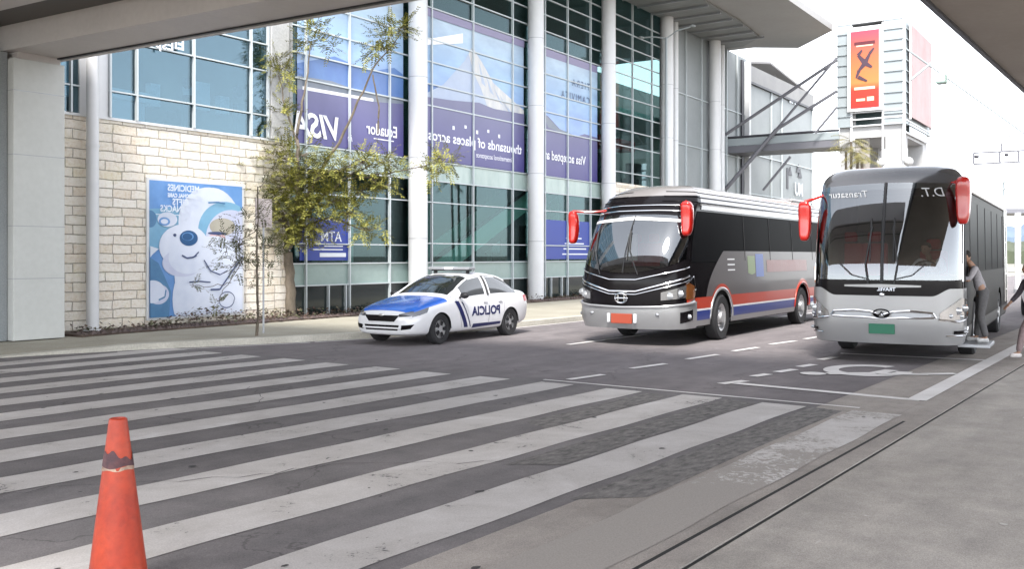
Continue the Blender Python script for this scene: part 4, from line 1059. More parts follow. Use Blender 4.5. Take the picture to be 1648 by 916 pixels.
# ---------------------------------------------------------------- cars
def loft_car(root, st, glassj, mats, hood, arches, r_arch, glass_st):
    """body lofted through stations; faces of glass become separate meshes"""
    b = MB(); n = 9
    for x, w, z in st:
        w = [0] + w + [0]; z = [z[0]] + z
        # points: bottom centre, bottom edge, sill, mid, shoulder, belt, 6, 7, top centre
        pts = [(x, 0, z[0]), (x, w[1], z[0])] + [(x, w[i + 1], z[i + 1]) for i in range(1, 7)] + [(x, 0, z[8])]
        full = pts + [(p[0], -p[1], p[2]) for p in pts[-2:0:-1]]
        b.v += full
    N = 16
    def mi(k, j):
        jj = j if j < 8 else 15 - j
        for nm, (k0, k1, js) in glass_st.items():
            if k0 <= k < k1 and jj in js:
                return {'windscreen': 1, 'rear_window': 2, 'hood': 7}.get(nm) or ((3 if j < 8 else 5) + (1 if nm == 'side2' else 0))
        return 0
    for k in range(len(st) - 1):
        for j in range(N):
            b.f.append([k * N + j, k * N + (j + 1) % N, (k + 1) * N + (j + 1) % N, (k + 1) * N + j]); b.m.append(mi(k, j))
    b.f.append(list(range(N))[::-1]); b.m.append(0); b.f.append([(len(st) - 1) * N + j for j in range(N)]); b.m.append(0)
    o = b.build('body', [mats[0], M['tint'], M['tint'], M['tint'], M['tint'], M['tint'], M['tint'], mats[1], M['under']], root)
    o.modifiers.new('s', 'SUBSURF').levels = 4
    baked(o)
    bm = bmesh.new(); bm.from_mesh(o.data)
    for ax_ in arches:
        dd = lambda v: math.hypot(v.co.x - ax_, v.co.z - .31)
        kill = [f for f in bm.faces if all(dd(v) < r_arch and abs(v.co.y) > .45 for v in f.verts)]
        bmesh.ops.delete(bm, geom=kill, context='FACES')
        for v in bm.verts:
            d_ = dd(v)
            if abs(v.co.y) > .45 and d_ < r_arch and v.is_boundary:
                if v.co.z > .27: v.co.x = ax_ + (v.co.x - ax_) * r_arch / d_; v.co.z = .31 + (v.co.z - .31) * r_arch / d_
                elif abs(v.co.y) > .6: v.co.x = ax_ + math.copysign(r_arch, v.co.x - ax_)
    bm.to_mesh(o.data); bm.free()
    for ax_ in arches:
        for sg in (1, -1):
            c = MB(); n_ = 20
            for k in range(n_ + 1):
                t_ = math.pi * k / n_
                for yy in (.50, .872): c.v.append((ax_ + (r_arch + .004) * math.cos(t_), sg * yy, .31 + (r_arch + .004) * math.sin(t_)))
            for k in range(n_): c.f.append([2 * k, 2 * k + 1, 2 * k + 3, 2 * k + 2]); c.m.append(0)
            c.poly([(ax_ + r_arch * math.cos(math.pi * 2 * k / 24), sg * .5, .31 + r_arch * math.sin(math.pi * k / 23)) for k in range(24)])
            c.build('arch_liner', M['under'], root, smooth=True)
    # split glass and hood off the body
    me = o.data; parts = {1: 'windscreen', 2: 'rear_window', 3: 'side_window', 4: 'side_window', 5: 'side_window', 6: 'side_window', 7: 'hood'}
    for k, nm in parts.items():
        b2 = MB(); idx = {}
        for p in me.polygons:
            if p.material_index == k:
                fs = []
                for v in p.vertices:
                    if v not in idx: idx[v] = len(b2.v); b2.v.append(tuple(me.vertices[v].co + me.vertices[v].normal * .004))
                    fs.append(idx[v])
                b2.f.append(fs); b2.m.append(0)
        if b2.f: b2.build(nm, (M['car_glass'] if k < 3 else M['car_side']) if k < 7 else mats[1], root, smooth=60)
    # hull faces under the glass go dark
    for p in me.polygons:
        if 1 <= p.material_index <= 6: p.material_index = 8
    soft(o, 45)
    return o
M['car_white'] = mottled('car_white', (.70, .70, .72), (.76, .76, .78), 1, .22, 8, 0, coat=.7)
M['car_blue'] = mottled('car_blue', (.02, .12, .58), (.03, .17, .66), 2, .2, 8, 0, coat=.8)
M['car_glass'] = mat('car_glass', (.015, .018, .02), .03, 0, .9, coat=.8)
M['navy'] = mat('navy_print', (.01, .015, .09), .4)
SED = [
 (2.26, [.42, .50, .56, .56, .50, .40, .22], [.25, .31, .42, .52, .60, .635, .65, .655]),
 (2.18, [.62, .71, .75, .73, .66, .53, .29], [.21, .28, .44, .575, .655, .695, .71, .715]),
 (1.92, [.70, .81, .865, .85, .78, .64, .35], [.19, .26, .49, .65, .745, .795, .82, .825]),
 (1.45, [.75, .85, .885, .88, .82, .68, .36], [.18, .26, .52, .71, .84, .895, .92, .925]),
 (1.02, [.75, .86, .89, .885, .84, .71, .37], [.18, .26, .52, .73, .91, .965, .99, .995]),
 (.95, [.75, .86, .89, .885, .84, .71, .37], [.18, .26, .52, .73, .92, .985, 1.01, 1.015]),
 (.55, [.75, .86, .89, .885, .845, .71, .38], [.18, .26, .52, .74, .93, 1.22, 1.255, 1.265]),
 (.10, [.75, .86, .89, .885, .845, .665, .36], [.18, .26, .52, .745, .94, 1.41, 1.44, 1.45]),
 (-.38, [.75, .86, .89, .885, .845, .655, .36], [.18, .26, .52, .75, .945, 1.455, 1.485, 1.495]),
 (-.48, [.75, .86, .89, .885, .845, .655, .36], [.18, .26, .52, .75, .947, 1.457, 1.485, 1.495]),
 (-1.0, [.75, .86, .89, .885, .84, .65, .36], [.18, .26, .52, .76, .965, 1.43, 1.46, 1.47]),
 (-1.38, [.75, .86, .89, .885, .83, .66, .36], [.19, .27, .53, .77, .98, 1.31, 1.35, 1.36]),
 (-1.66, [.74, .85, .885, .88, .82, .675, .35], [.20, .28, .54, .78, .995, 1.11, 1.14, 1.15]),
 (-1.78, [.74, .85, .88, .875, .81, .665, .35], [.21, .29, .54, .78, .99, 1.06, 1.085, 1.09]),
 (-2.08, [.70, .80, .85, .85, .78, .64, .34], [.26, .32, .55, .78, .965, 1.035, 1.06, 1.065]),
 (-2.22, [.62, .72, .78, .78, .72, .59, .31], [.30, .36, .56, .77, .94, 1.01, 1.035, 1.04]),
 (-2.28, [.5, .58, .64, .64, .58, .48, .26], [.34, .4, .56, .74, .90, .96, .975, .98])]
SED_G = {'windscreen': (5, 7, (6, 7)), 'side1': (6, 8, (5,)), 'side2': (9, 12, (5,)), 'rear_window': (10, 12, (6, 7)), 'hood': (1, 4, (5, 6, 7))}
def project(bvh, pts, dirv, off=.006):
    out = []; d = Vector(dirv)
    for p in pts:
        h, n, i, dist = bvh.ray_cast(Vector(p) - d * 3, d)
        out.append(tuple(h - d * off) if h else tuple(p))
    return out
def decal(bvh, b, polys, m=0, sub=10, dirv=(0, -1, 0), off=.006):
    """quads given as 4 (x, z) corners, laid on the body side"""
    for q in polys:
        a, c, d, e = [Vector(p) for p in q]; base = len(b.v); pts = []
        for i in range(sub + 1):
            for j in range(sub + 1):
                u, v = i / sub, j / sub; p = (a * (1 - u) + c * u) * (1 - v) + (e * (1 - u) + d * u) * v
                pts.append((p.x, 0, p.y) if abs(dirv[1]) > .5 else (0, p.x, p.y))
        b.v += project(bvh, pts, dirv, off)
        for i in range(sub):
            for j in range(sub):
                k = base + i * (sub + 1) + j; b.f.append([k, k + sub + 1, k + sub + 2, k + 1]); b.m.append(m)
def police_car(loc, rz):
    root = thing('police_car', 'white police sedan with bright blue hood, navy side lettering and a roof light bar', 'police car', loc, rz)
    o = loft_car(root, SED, None, [M['car_white'], M['car_blue']], None, (1.36, -1.32), .36, SED_G)
    bm = bmesh.new(); bm.from_mesh(o.data); bvh = BVHTree.FromBMesh(bm)
    for x in (1.36, -1.32):
        for sg in (1, -1): wheel(root, x, sg * .765, .32, .21, sg, rimr=.20, spokes=5)
    for sg in (1, -1):
        d = (0, -sg, 0)
        b = MB(); decal(bvh, b, [[(.86, .88), (.72, .88), (.38, .30), (.52, .30)]], 0, 16, d)
        decal(bvh, b, [[(.62, .86), (.59, .86), (.27, .30), (.30, .30)]], 0, 16, d); b.build('door_stripe', M['navy'], root)
        b = MB(); decal(bvh, b, [[(.20, .36), (-.90, .36), (-.90, .30), (.23, .27)], ], 0, 16, d); b.build('side_moulding', M['navy'], root)
        if sg == 1: vs_, fs_ = text_data("POLICIA", .27, bold=.009, sx=1.12); pts = [(-.86 + x, 0, .545 + y) for x, y in vs_]
        else: vs_, fs_ = text_data("POLICIA", .27, bold=.009, sx=1.12); pts = [(-.86 + x, 0, .545 + y) for x, y in vs_]
        b = MB(); b.add(project(bvh, pts, d, .008), fs_); b.build('door_lettering', M['navy'], root)
        # door lines, handles, mirror
        b = MB()
        for (x0, x1) in ((.80, .62), (-.46, -.40), (-1.06, -1.0)):
            pz = project(bvh, [(x0 + (x1 - x0) * k / 8, 0, .93 - .62 * k / 8) for k in range(9)], d, .002); b.tube(pz, .005, 4)
        b.build('door_seam', M['grey_metal'], root)
        b = MB()
        for x0 in (-.28, -.88):
            c = project(bvh, [(x0, 0, .83)], d, .02)[0]; blob(b, c, (.09, .018, .016), 10)
        b.build('door_handle', M['car_white'], root, smooth=True)
        b = MB(); blob(b, (0, 0, 0), (.08, .11, .07), 14); mm = b.build('side_mirror', M['black'], root, smooth=True); mm.location = (.66, sg * .97, 1.0)
        b = MB(); b.tube([(0, 0, 0), (-.02, -sg * .14, -.05)], .025); b.build('mirror_arm', M['black'], mm)
        b = MB(); b.tube(project(bvh, [(-.43, 0, .97 + .42 * k / 6) for k in range(7)], d, .008), .028, 6); b.build('door_pillar', M['black'], root)
        b = MB(); pz = [bvh.find_nearest(Vector((x_, sg * y_, z_)))[0] + Vector((0, sg * .004, .004)) for x_, y_, z_ in ((1.0, .78, .95), (.78, .74, 1.09), (.55, .71, 1.22), (.32, .69, 1.33), (.10, .665, 1.42), (-.15, .66, 1.46), (-.43, .655, 1.455), (-.75, .655, 1.475), (-1.0, .65, 1.45), (-1.2, .655, 1.39), (-1.38, .66, 1.31))]; b.tube(pz, .026, 8); b.build('roof_rail', M['car_white'], root, smooth=True)
        # lamps
        b = MB(); decal(bvh, b, [[(sg * .46, .60), (sg * .44, .655), (sg * .80, .76), (sg * .80, .63)]], 0, 12, (-1, 0, 0), .010)
        h = b.build('headlight', M['car_lamp'], root, smooth=True)
        b = MB(); decal(bvh, b, [[(2.14, .60), (2.10, .70), (1.66, .80), (1.80, .68)]], 0, 8, d, .007); b.build('lamp_wing', M['car_lamp'], h, smooth=True)
        b = MB(); decal(bvh, b, [[(-1.95, .78), (-1.92, .92), (-2.16, .93), (-2.16, .78)]], 0, 6, d, .007); b.build('tail_lamp', mat('tail_red', (.35, .02, .03), .2), root, smooth=True)
    b = MB(); decal(bvh, b, [[(-.34, .50), (-.46, .63), (.46, .63), (.34, .50)]], 0, 14, (-1, 0, 0), .012); b.build('grille', M['bus_black'], root)
    b = MB(); decal(bvh, b, [[(-.42, .32), (-.46, .43), (.46, .43), (.42, .32)]], 0, 14, (-1, 0, 0), .010)
    for sg in (1, -1): decal(bvh, b, [[(sg * .50, .33), (sg * .52, .43), (sg * .76, .45), (sg * .70, .36)]], 0, 8, (-1, 0, 0), .010)
    b.build('air_intake', M['bus_black'], root)
    b = MB(); pz = project(bvh, [(0, -.5 + 1.0 * k / 12, .37) for k in range(13)], (-1, 0, 0), .015); b.tube(pz, .02, 6); b.build('bumper_lip', M['car_white'], root, smooth=True)
    c = project(bvh, [(0, 0, .63)], (-1, 0, 0), .02)[0]; b = MB(); blob(b, c, (.01, .07, .028), 14); b.build('emblem', M['chrome'], root, smooth=True)
    # light bar across the roof
    b = MB(); b.box(-.28, -.50, 1.51, -.10, .50, 1.54); b.box(-.22, -.48, 1.44, -.16, -.42, 1.51); b.box(-.22, .42, 1.44, -.16, .48, 1.51); lb = b.build('light_bar', M['black'], root)
    for y0, y1, m in ((-.58, -.12, M['grey_metal']), (.12, .58, M['grey_metal']), (-.12, .12, M['sign_white'])):
        b = MB(); b.box(-.33, y0 + .005, 1.54, -.05, y1 - .005, 1.60); b.build('light_lens', m, lb, bevel=.02)
    b = MB(); b.tube([(-1.0, 0, 1.43), (-1.12, 0, 1.56)], .008, 5); b.build('aerial', M['black'], root)
    b = MB(); b.box(-2.0, -.55, .22, 1.9, .55, .34); b.build('chassis', M['under'], root)
    bm.free(); return root
def white_suv(loc, rz):
    root = thing('pickup_car', 'white car with dark bumper and chrome strip, half hidden behind the silver-nosed coach', 'car', loc, rz)
    st = []
    for x, w, z in SED:
        zz = [.30 + (q - .18) * (1.24 if i < 4 else 1.22) for i, q in enumerate(z)]
        st.append((x * 1.03, [q * 1.03 for q in w], zz))
    o = loft_car(root, st, None, [M['car_white'], M['car_white']], None, (1.4, -1.36), .40, SED_G)
    bm = bmesh.new(); bm.from_mesh(o.data); bvh = BVHTree.FromBMesh(bm)
    for x in (1.4, -1.36):
        for sg in (1, -1): wheel(root, x, sg * .79, .37, .24, sg, rimr=.22, spokes=5)
    b = MB(); decal(bvh, b, [[(-.62, .42), (-.66, .80), (.66, .80), (.62, .42)]], 0, 14, (-1, 0, 0), .012); b.build('bumper', M['bus_black'], root)
    b = MB(); b.tube(project(bvh, [(0, -.7 + 1.4 * k / 12, .46) for k in range(13)], (-1, 0, 0), .03), .04, 8); b.build('chrome_strip', M['chrome'], root, smooth=True)
    for sg in (1, -1):
        b = MB(); decal(bvh, b, [[(sg * .46, .80), (sg * .46, .90), (sg * .74, .94), (sg * .74, .84)]], 0, 8, (-1, 0, 0), .012); b.build('headlight', M['lamp'], root, smooth=True)
    bm.free(); return root
M['tint'].node_tree.nodes['Principled BSDF'].inputs['IOR'].default_value = 1.18
BUS1 = (23.15, 10.0, 0, R(180 + 2.2))
BUS2 = (22.9, 5.0, 0, R(180 + 5.0))
bus1 = coach_dark(BUS1[:3], BUS1[3])
bus2 = coach_silver(BUS2[:3], BUS2[3])
CAR = (16.92, 13.95, 0, R(180 + 3.0))
car = police_car(CAR[:3], CAR[3])
suv_p = at(1690, 512); suv = white_suv((suv_p.x + 2.3, suv_p.y, 0), R(180 + 2))
# ================================================================ FOOTBRIDGE, TOWER, GANTRY, DISTANCE
BT = 52.9
fb = thing('footbridge', 'grey steel footbridge from the glass terminal to the banner tower with slanting struts', 'footbridge', FW(BT, 16.5, 0), DEL)
FO = (BT, 16.5, 0)
b = MB(); b.box(BT, 13.9, 7.72, BT + 2.4, PF + 1, 8.1); b.build('deck', M['steel'], fb, off=FO)
b = MB(); b.box(BT - .03, 13.9, 8.12, BT + .06, PF + 1, 8.52); b.box(BT + 2.34, 13.9, 8.12, BT + 2.43, PF + 1, 8.52); b.build('parapet', M['louvre'], fb, off=FO)
b = MB(); b.tube([(BT, 13.9, 8.6), (BT, PF + 1, 8.6)], .07, 8); b.tube([(BT + 2.4, 13.9, 8.6), (BT + 2.4, PF + 1, 8.6)], .07, 8); b.build('handrail', M['dark_steel'], fb, off=FO)
def fpt(u, v, p):
    t = BT - .4; # struts stand just in front of the bridge: point at pixel column u in the plane t = const
    a = (u - 824) / FPX; phi = R(33.4)
    # find p so that the direction matches
    ps = t * math.tan(phi - math.atan(a)); w = FW(t, ps); F = w.x * CS + w.y * SN
    return (t, ps, H - (v - 412) * F / FPX)
for (u0, v0, u1, v1, r) in [(1153, 226, 1347, 96, .09), (1246, 212, 1347, 92, .07), (1168, 304, 1250, 208, .12), (1250, 208, 1347, 146, .09), (1312, 214, 1347, 172, .07), (1228, 306, 1272, 252, .07), (1062, 170, 1130, 220, .07), (1062, 185, 1090, 232, .05), (1075, 255, 1110, 305, .07)]:
    b = MB(); b.tube([fpt(u0, v0, 0), fpt(u1, v1, 0)], r, 8); b.build('strut', M['steel'], fb, smooth=True, off=FO)
# tower
tw = thing('banner_tower', 'white square tower clad in horizontal louvres above a concrete base', 'tower', FW(56, 12.3, 0), DEL)
WO = (56, 12.3, 0); ta, tb2, pa, pb = 52.9, 59.6, 10.6, 14.0; TZ = 14.3
def zt(v, u=1455):
    w = FW(ta, pa); F = w.x * CS + w.y * SN; return H - (v - 412) * F / FPX
b = MB(); b.box(ta + .25, pa + .25, 8.3, tb2 - .25, pb - .25, TZ - .3); b.build('core', M['white_wall'], tw, off=WO)
b = MB(); b.box(ta + .1, pa + .1, 8.1, tb2 - .1, pb - .1, 8.75); b.build('concrete_band', M['white_wall'], tw, off=WO)
for (t0, t1, p0, p1) in ((ta + .1, ta + 1.3, pa + .1, pa + .95), (ta + .1, ta + 1.3, pb - .9, pb - .1), (tb2 - 1.3, tb2 - .1, pa + .1, pa + .9), (tb2 - 1.3, tb2 - .1, pb - .9, pb - .1)):
    b = MB(); b.box(t0, p0, .1, t1, p1, 8.1); b.build('leg', M['white_wall'], tw, off=WO)
b = MB(); b.box(ta + 1.3, pb - 1.5, .1, tb2 - 1.4, pb - .5, 5.7); b.box(ta + .3, pb - 1.6, .1, ta + .5, pb - .9, 8.1); b.build('inner_wall', mottled('tower_inner', (.25, .23, .21), (.33, .31, .29), 1), tw, off=WO)
for (p0, p1) in ((pa, pa + 1.0), (pb - .75, pb)):
    for k in range(10):
        z = 8.75 + k * .55
        b = MB(); b.box(ta - .02, p0, z, ta + .16, p1, z + .50); b.box(ta - .08, p0 - .04, z - .04, ta + .1, p1 + .02, z - .005); b.build('louvre', M['louvre'], tw, off=WO)
for k in range(10):
    z = 8.75 + k * .55
    b = MB(); b.box(ta + .1, pa - .02, z, tb2, pa + .12, z + .50); b.box(ta + .1, pa - .10, z - .05, tb2 + .1, pa + .1, z - .005); b.build('louvre', M['louvre'], tw, off=WO)
b = MB(); b.box(ta + .1, pa + 1.15, 8.78, ta + .22, pb - .95, 9.4); b.build('window', M['dark_void'], tw, off=WO)
b = MB(); b.box(ta + 1, pa - .06, 8.35, ta + 5.6, pa + .11, 8.85); b.build('window', M['dark_void'], tw, off=WO)
b = MB()
for z in (8.7, 9.05, 9.42): b.box(ta - .06, pa, z, ta + .08, pb - .7, z + .07)
for z in (8.25, 8.9): b.box(ta, pa - .06, z, tb2, pa + .04, z + .07)
b.box(ta - .05, pa - .05, 6.8, ta + .07, pa + .07, TZ); b.box(ta - .05, pb - .8, 6.8, ta + .05, pb - .7, TZ - .2); b.box(ta - .05, pa + 1.0, 6.8, ta + .05, pa + 1.1, TZ - .2)
b.box(ta - .05, pa, TZ - .12, tb2, pb, TZ)
b.build('corner_frame', M['white_metal'], tw, off=WO)
bm_ = thing('tower_banner', 'orange and red vertical poster with a dark flying figure on the tower front', 'banner', FW(ta - .2, (pa + pb) / 2, 0), DEL)
BO = (ta - .2, 12.3, 0)
def bprint():
    m = mat('print_orange', (.6, .2, .05), .5); nt = m.node_tree
    tc = nt.nodes.new("ShaderNodeTexCoord"); sp = nt.nodes.new("ShaderNodeSeparateXYZ"); nt.links.new(tc.outputs["Object"], sp.inputs[0])
    mr = nt.nodes.new("ShaderNodeMapRange"); mr.inputs[1].default_value = 9.6; mr.inputs[2].default_value = 13.6; nt.links.new(sp.outputs[2], mr.inputs[0])
    c = ramp(nt, [(0, (.36, .022, .015)), (.25, (.38, .035, .018)), (.35, (.58, .19, .05)), (.7, (.52, .12, .05)), (1, (.32, .045, .075))], mr.outputs[0])
    nt.links.new(c, nt.nodes["Principled BSDF"].inputs["Base Color"]); return m
b = MB(); b.box(ta - .22, 11.62, 9.5, ta - .12, 13.42, 13.95); b.build('banner_frame', M['white_metal'], bm_, off=BO)
b = MB(); b.box(ta - .24, 11.80, 9.66, ta - .222, 13.24, 13.72); b.build('print', bprint(), bm_, off=BO)
b = MB(); x = ta - .25; rd = random.Random(5)
cz, cp = 12.0, 12.5
for (a0_, a1_, w) in [((0, 0), (.35, .45), .14), ((0, 0), (-.25, .5), .12), ((0, 0), (.3, -.35), .13), ((.3, -.35), (.45, -.75), .09), ((0, 0), (-.35, -.25), .12), ((-.25, .5), (-.45, .75), .08), ((.35, .45), (.15, .7), .09), ((.35, -.7), (-.1, -.95), .10)]:
    d = Vector((a1_[0] - a0_[0], a1_[1] - a0_[1])); n = Vector((-d.y, d.x)).normalized() * w
    b.poly([(x, cp + a0_[0] - n.x, cz + a0_[1] - n.y), (x, cp + a1_[0] - n.x * .5, cz + a1_[1] - n.y * .5), (x, cp + a1_[0] + n.x * .5, cz + a1_[1] + n.y * .5), (x, cp + a0_[0] + n.x, cz + a0_[1] + n.y)]); x -= .0015
b.build('figure_print', mat('print_figure', (.06, .03, .05), .6), bm_, off=BO)
b = MB(); b.box(ta - .252, 12.0, 10.62, ta - .242, 13.05, 10.76); b.box(ta - .252, 12.1, 12.9, ta - .242, 12.95, 12.96)
b.box(ta - .252, 12.05, 10.0, ta - .242, 12.4, 10.22); b.box(ta - .252, 12.5, 10.02, ta - .242, 12.95, 10.15)
b.each('print_bar', mat('print_cream', (.75, .60, .40), .6), bm_, off=BO)
b = MB(); b.box(ta - .252, 12.0, 12.98, ta - .242, 13.05, 13.15); b.build('print_title', mat('print_maroon', (.10, .01, .02), .6), bm_, off=BO)
bs = thing('tower_banner', 'faded pale pink vertical poster on the side of the louvred tower', 'banner', FW((ta + tb2) / 2, pa - .2, 0), DEL)
b = MB(); b.box(ta + .7, pa - .25, 9.1, tb2 - .6, pa - .18, 13.9); b.build('print', mottled('print_pink', (.30, .19, .19), (.36, .27, .27), .5, .6, 6, 0), bs, off=((ta + tb2) / 2, pa - .2, 0))
b = MB(); b.box(ta + .6, pa - .22, 9.0, ta + .7, pa - .12, 14.0); b.box(tb2 - .6, pa - .22, 9.0, tb2 - .5, pa - .12, 14.0); b.box(ta + .6, pa - .22, 13.9, tb2 - .5, pa - .12, 14.0); b.build('banner_frame', M['white_metal'], bs, off=((ta + tb2) / 2, pa - .2, 0))
# stays from the tower head across the road
sy = thing('stay_cable', 'thin grey stay cable running down from the tower head across the sky to the right', 'cable', atF(1458, 78, 47))
b = MB(); b.tube([atF(1458, 78, 47), atF(1500, 108, 47), atF(1700, 252, 47)], .045, 8); b.build('cable', M['louvre'], sy, off=sy.location); 
b = MB(); b.tube([atF(1466, 128, 47), atF(1500, 100, 47)], .06, 6); b.build('brace', M['louvre'], sy, off=sy.location)
# sign gantry, flyover and far street lamp
gp = at(1600, 450)
gy = thing('road_gantry', 'thin-framed overhead road gantry, seen small against the white sky at the right', 'gantry', (gp.x + 20, gp.y - 8, 0))
def G(u, v): return atF(u, v, 62) - gy.location
def G2(u, v): return atF(u, v, 62) 
b = MB()
for q in ([(1567, 246), (1567, 264)], [(1567, 246), (1720, 238)], [(1567, 264), (1720, 256)], [(1609, 244), (1609, 262)], [(1639, 242), (1639, 260)], [(1612, 244), (1612, 232), (1631, 212)]): b.tube([G2(*x) for x in q], .07, 6)
b.build('frame', M['steel'], gy, off=gy.location)
b = MB(); p0 = G2(1720, 247); b.tube([(p0.x, p0.y, 0), (p0.x, p0.y, p0.z + .6)], .2, 10); b.build('post', M['steel'], gy, off=gy.location)
for u, v in ((1572, 252), (1620, 249)):
    b = MB(); c = G2(u, v); blob(b, c, (.15, .15, .12), 8); b.build('camera_head', M['dark_steel'], gy, off=gy.location)
fo_ = thing('flyover_bridge', 'pale concrete flyover with a dark under-edge crossing behind the silver-nosed coach', 'bridge', FW(100, -10, 0), DEL)
b = MB(); zb = lambda v: H - (v - 412) * 95 / FPX
def FB(u0, u1, v0, v1, name, m, dd=6, F=95):
    b = MB(); a_, c_ = atF(u0, v0, F), atF(u1, v0, F); e_ = atF(u1, v1, F)
    d = fwd * dd; b.prism([a_, c_, (c_.x, c_.y, e_.z), (a_.x, a_.y, e_.z)], tuple(d)); return b.build(name, m, fo_, off=(0, 0, 0))
fo_.location = (0, 0, 0); fo_.rotation_euler = (0, 0, 0)
FB(1560, 1900, 316, 336, 'deck', M['white_wall']); FB(1560, 1900, 336, 343, 'under_edge', M['steel'], 7)
FB(1500, 1900, 292, 294, 'rail', M['louvre'], .3); FB(1500, 1900, 303, 305, 'rail', M['louvre'], .3)
for u in (1560, 1616, 1672, 1730): FB(u, u + 2, 292, 316, 'rail_post', M['louvre'], .3)
FB(1850, 1885, 343, 440, 'pier', M['white_wall'], 6)
p_ = atF(1525, 300, 70)
lp = thing('street_lamp', 'thin double-armed street lamp rising behind the silver-nosed coach', 'street lamp', (p_.x, p_.y, 0))
b = MB(); zt_ = H - (242 - 412) * 70 / FPX; b.tube([(0, 0, 0), (0, 0, zt_)], [.12, .07], 8); b.build('pole', M['louvre'], lp)
for sg in (-1, 1):
    b = MB(); b.tube([(0, 0, zt_)] + [tuple(rgt * sg * .45 * k + Vector((0, 0, zt_ + .02 * k * k * (1 if sg > 0 else .3)))) for k in range(1, 3)], .05, 6); b.build('arm', M['louvre'], lp)
# pale pole by the white car
p_ = atF(1638, 470, 48)
pp = thing('marker_pole', 'slim white pole standing beyond the white car at the right edge', 'pole', (p_.x, p_.y, 0))
b = MB(); b.tube([(0, 0, 0), (0, 0, 4.0)], .14, 10); b.build('pole', M['white_metal'], pp); b = MB(); b.lathe([(.2, 0), (.2, .2), (0, .2)], (0, 0, 0), 12); b.build('base', M['grey_metal'], pp)
# double-armed lamp fixed in front of the fourth column
q = FW(tat(1072, 18.9), 18.9, 0)
fl = thing('street_lamp', 'slim double-armed grey street lamp in front of the tall white columns', 'street lamp', q)
zl = zat(1072, 60, 18.9)
b = MB(); b.tube([(0, 0, .1), (0, 0, zl)], [.10, .06], 10); b.build('pole', M['louvre'], fl)
d_ = rgt
for pts in ([(0, -.05), (-.5, .03), (-1.15, 0)], [(0, -.05), (.5, .32), (1.25, .55)]):
    b = MB(); b.tube([tuple(d_ * x + Vector((0, 0, zl + z))) for x, z in pts], .035, 6); b.build('arm', M['louvre'], fl)
    x, z = pts[-1]; b = MB(); blob(b, tuple(d_ * x + Vector((0, 0, zl + z))), (.22, .12, .05), 10); b.build('lamp_head', M['louvre'], fl)
# globe lamps at the foot of the tower
for u, v, l in ((1418, 262, 'white globe lamp left of the tower leg, just above the silver-nosed coach roof'), (1462, 260, 'white globe lamp right of the tower leg, just above the silver-nosed coach roof')):
    c = atF(u, v, 44); g = thing('globe_lamp', l, 'lamp', (c.x, c.y, 0), 0, 'globe lamps at the tower foot')
    b = MB(); b.tube([(0, 0, 0), (0, 0, c.z - .2)], .06, 8); b.build('post', M['louvre'], g)
    b = MB(); blob(b, (0, 0, c.z), (.21, .21, .21), 20, 0, 12); b.build('globe', mat('globe', (.5, .5, .49), .3), g, smooth=True)
# floodlight under the walk canopy edge
c = atF(1515, 84, 21); fl2 = thing('floodlight', 'small green-white floodlight under the edge of the near canopy', 'floodlight', (c.x, c.y, 5.93))
b = MB(); b.box(-.14, -.1, -.34, .14, .1, -.12); b.build('housing', mat('pale_green', (.45, .60, .55), .4), fl2, bevel=.03)
b = MB(); b.tube([(0, 0, 0), (0, 0, -.13)], .03, 8); b.build('bracket', M['white_metal'], fl2)
# far trees and hills
def far_ridge(name, F, h0, h1, u0, u1, m, n=160, thick=60, seed=1, k='structure'):
    b = MB(); N = []
    for i in range(n + 1):
        u = u0 + (u1 - u0) * i / n; p = atF(u, 412, F)
        h = h0 + (h1 - h0) * (.5 + .5 * noise.fractal(Vector((u * .01, seed, 0)), .8, 2.2, 5))
        q = atF(u, 412, F + thick * .5); r_ = atF(u, 412, F + thick)
        N.append([(p.x, p.y, -1), (p.x, p.y, h * .55), (q.x, q.y, h), (r_.x, r_.y, -1)])
    for c in N: b.v += c
    for i in range(n):
        for j in range(3): b.f.append([4 * i + j, 4 * i + 4 + j, 4 * i + 5 + j, 4 * i + 1 + j]); b.m.append(0)
    o = b.build(name, m, smooth=60); return kind(o, k)
far_ridge('hills', 1400, 20, 95, 1150, 2600, mottled('hill', (.10, .14, .20), (.15, .20, .26), .004, .9, .05, 0), seed=3, thick=500)
far_ridge('distant_trees', 230, 3.5, 6.5, 1450, 2300, mottled('far_foliage', (.035, .05, .03), (.09, .10, .06), .15, .9, 2, 0), 300, 20, 7, 'stuff')
# ================================================================ TREES, PLANTS
M['bark'] = mottled('bark', (.09, .075, .055), (.17, .14, .11), 6, .9, 40, .4, vecscale=(1, 1, .3))
def leafmat(name, c0, c1, c2):
    m = mat(name, c0, .6, 0, .3); nt = m.node_tree
    g = nt.nodes.new("ShaderNodeNewGeometry"); c = ramp(nt, [(0, c0), (.5, c1), (1, c2)], g.outputs["Random Per Island"])
    nt.links.new(c, nt.nodes["Principled BSDF"].inputs["Base Color"])
    nt.nodes["Principled BSDF"].inputs["Subsurface Weight"].default_value = 0
    return m
M['leaf'] = leafmat('acacia_leaf', (.075, .085, .016), (.19, .19, .04), (.31, .29, .07))
M['leaf_y'] = leafmat('young_leaf', (.055, .06, .028), (.09, .10, .04), (.14, .14, .06))
M['leaf_red'] = leafmat('ground_leaf', (.06, .035, .035), (.12, .08, .06), (.10, .12, .06))
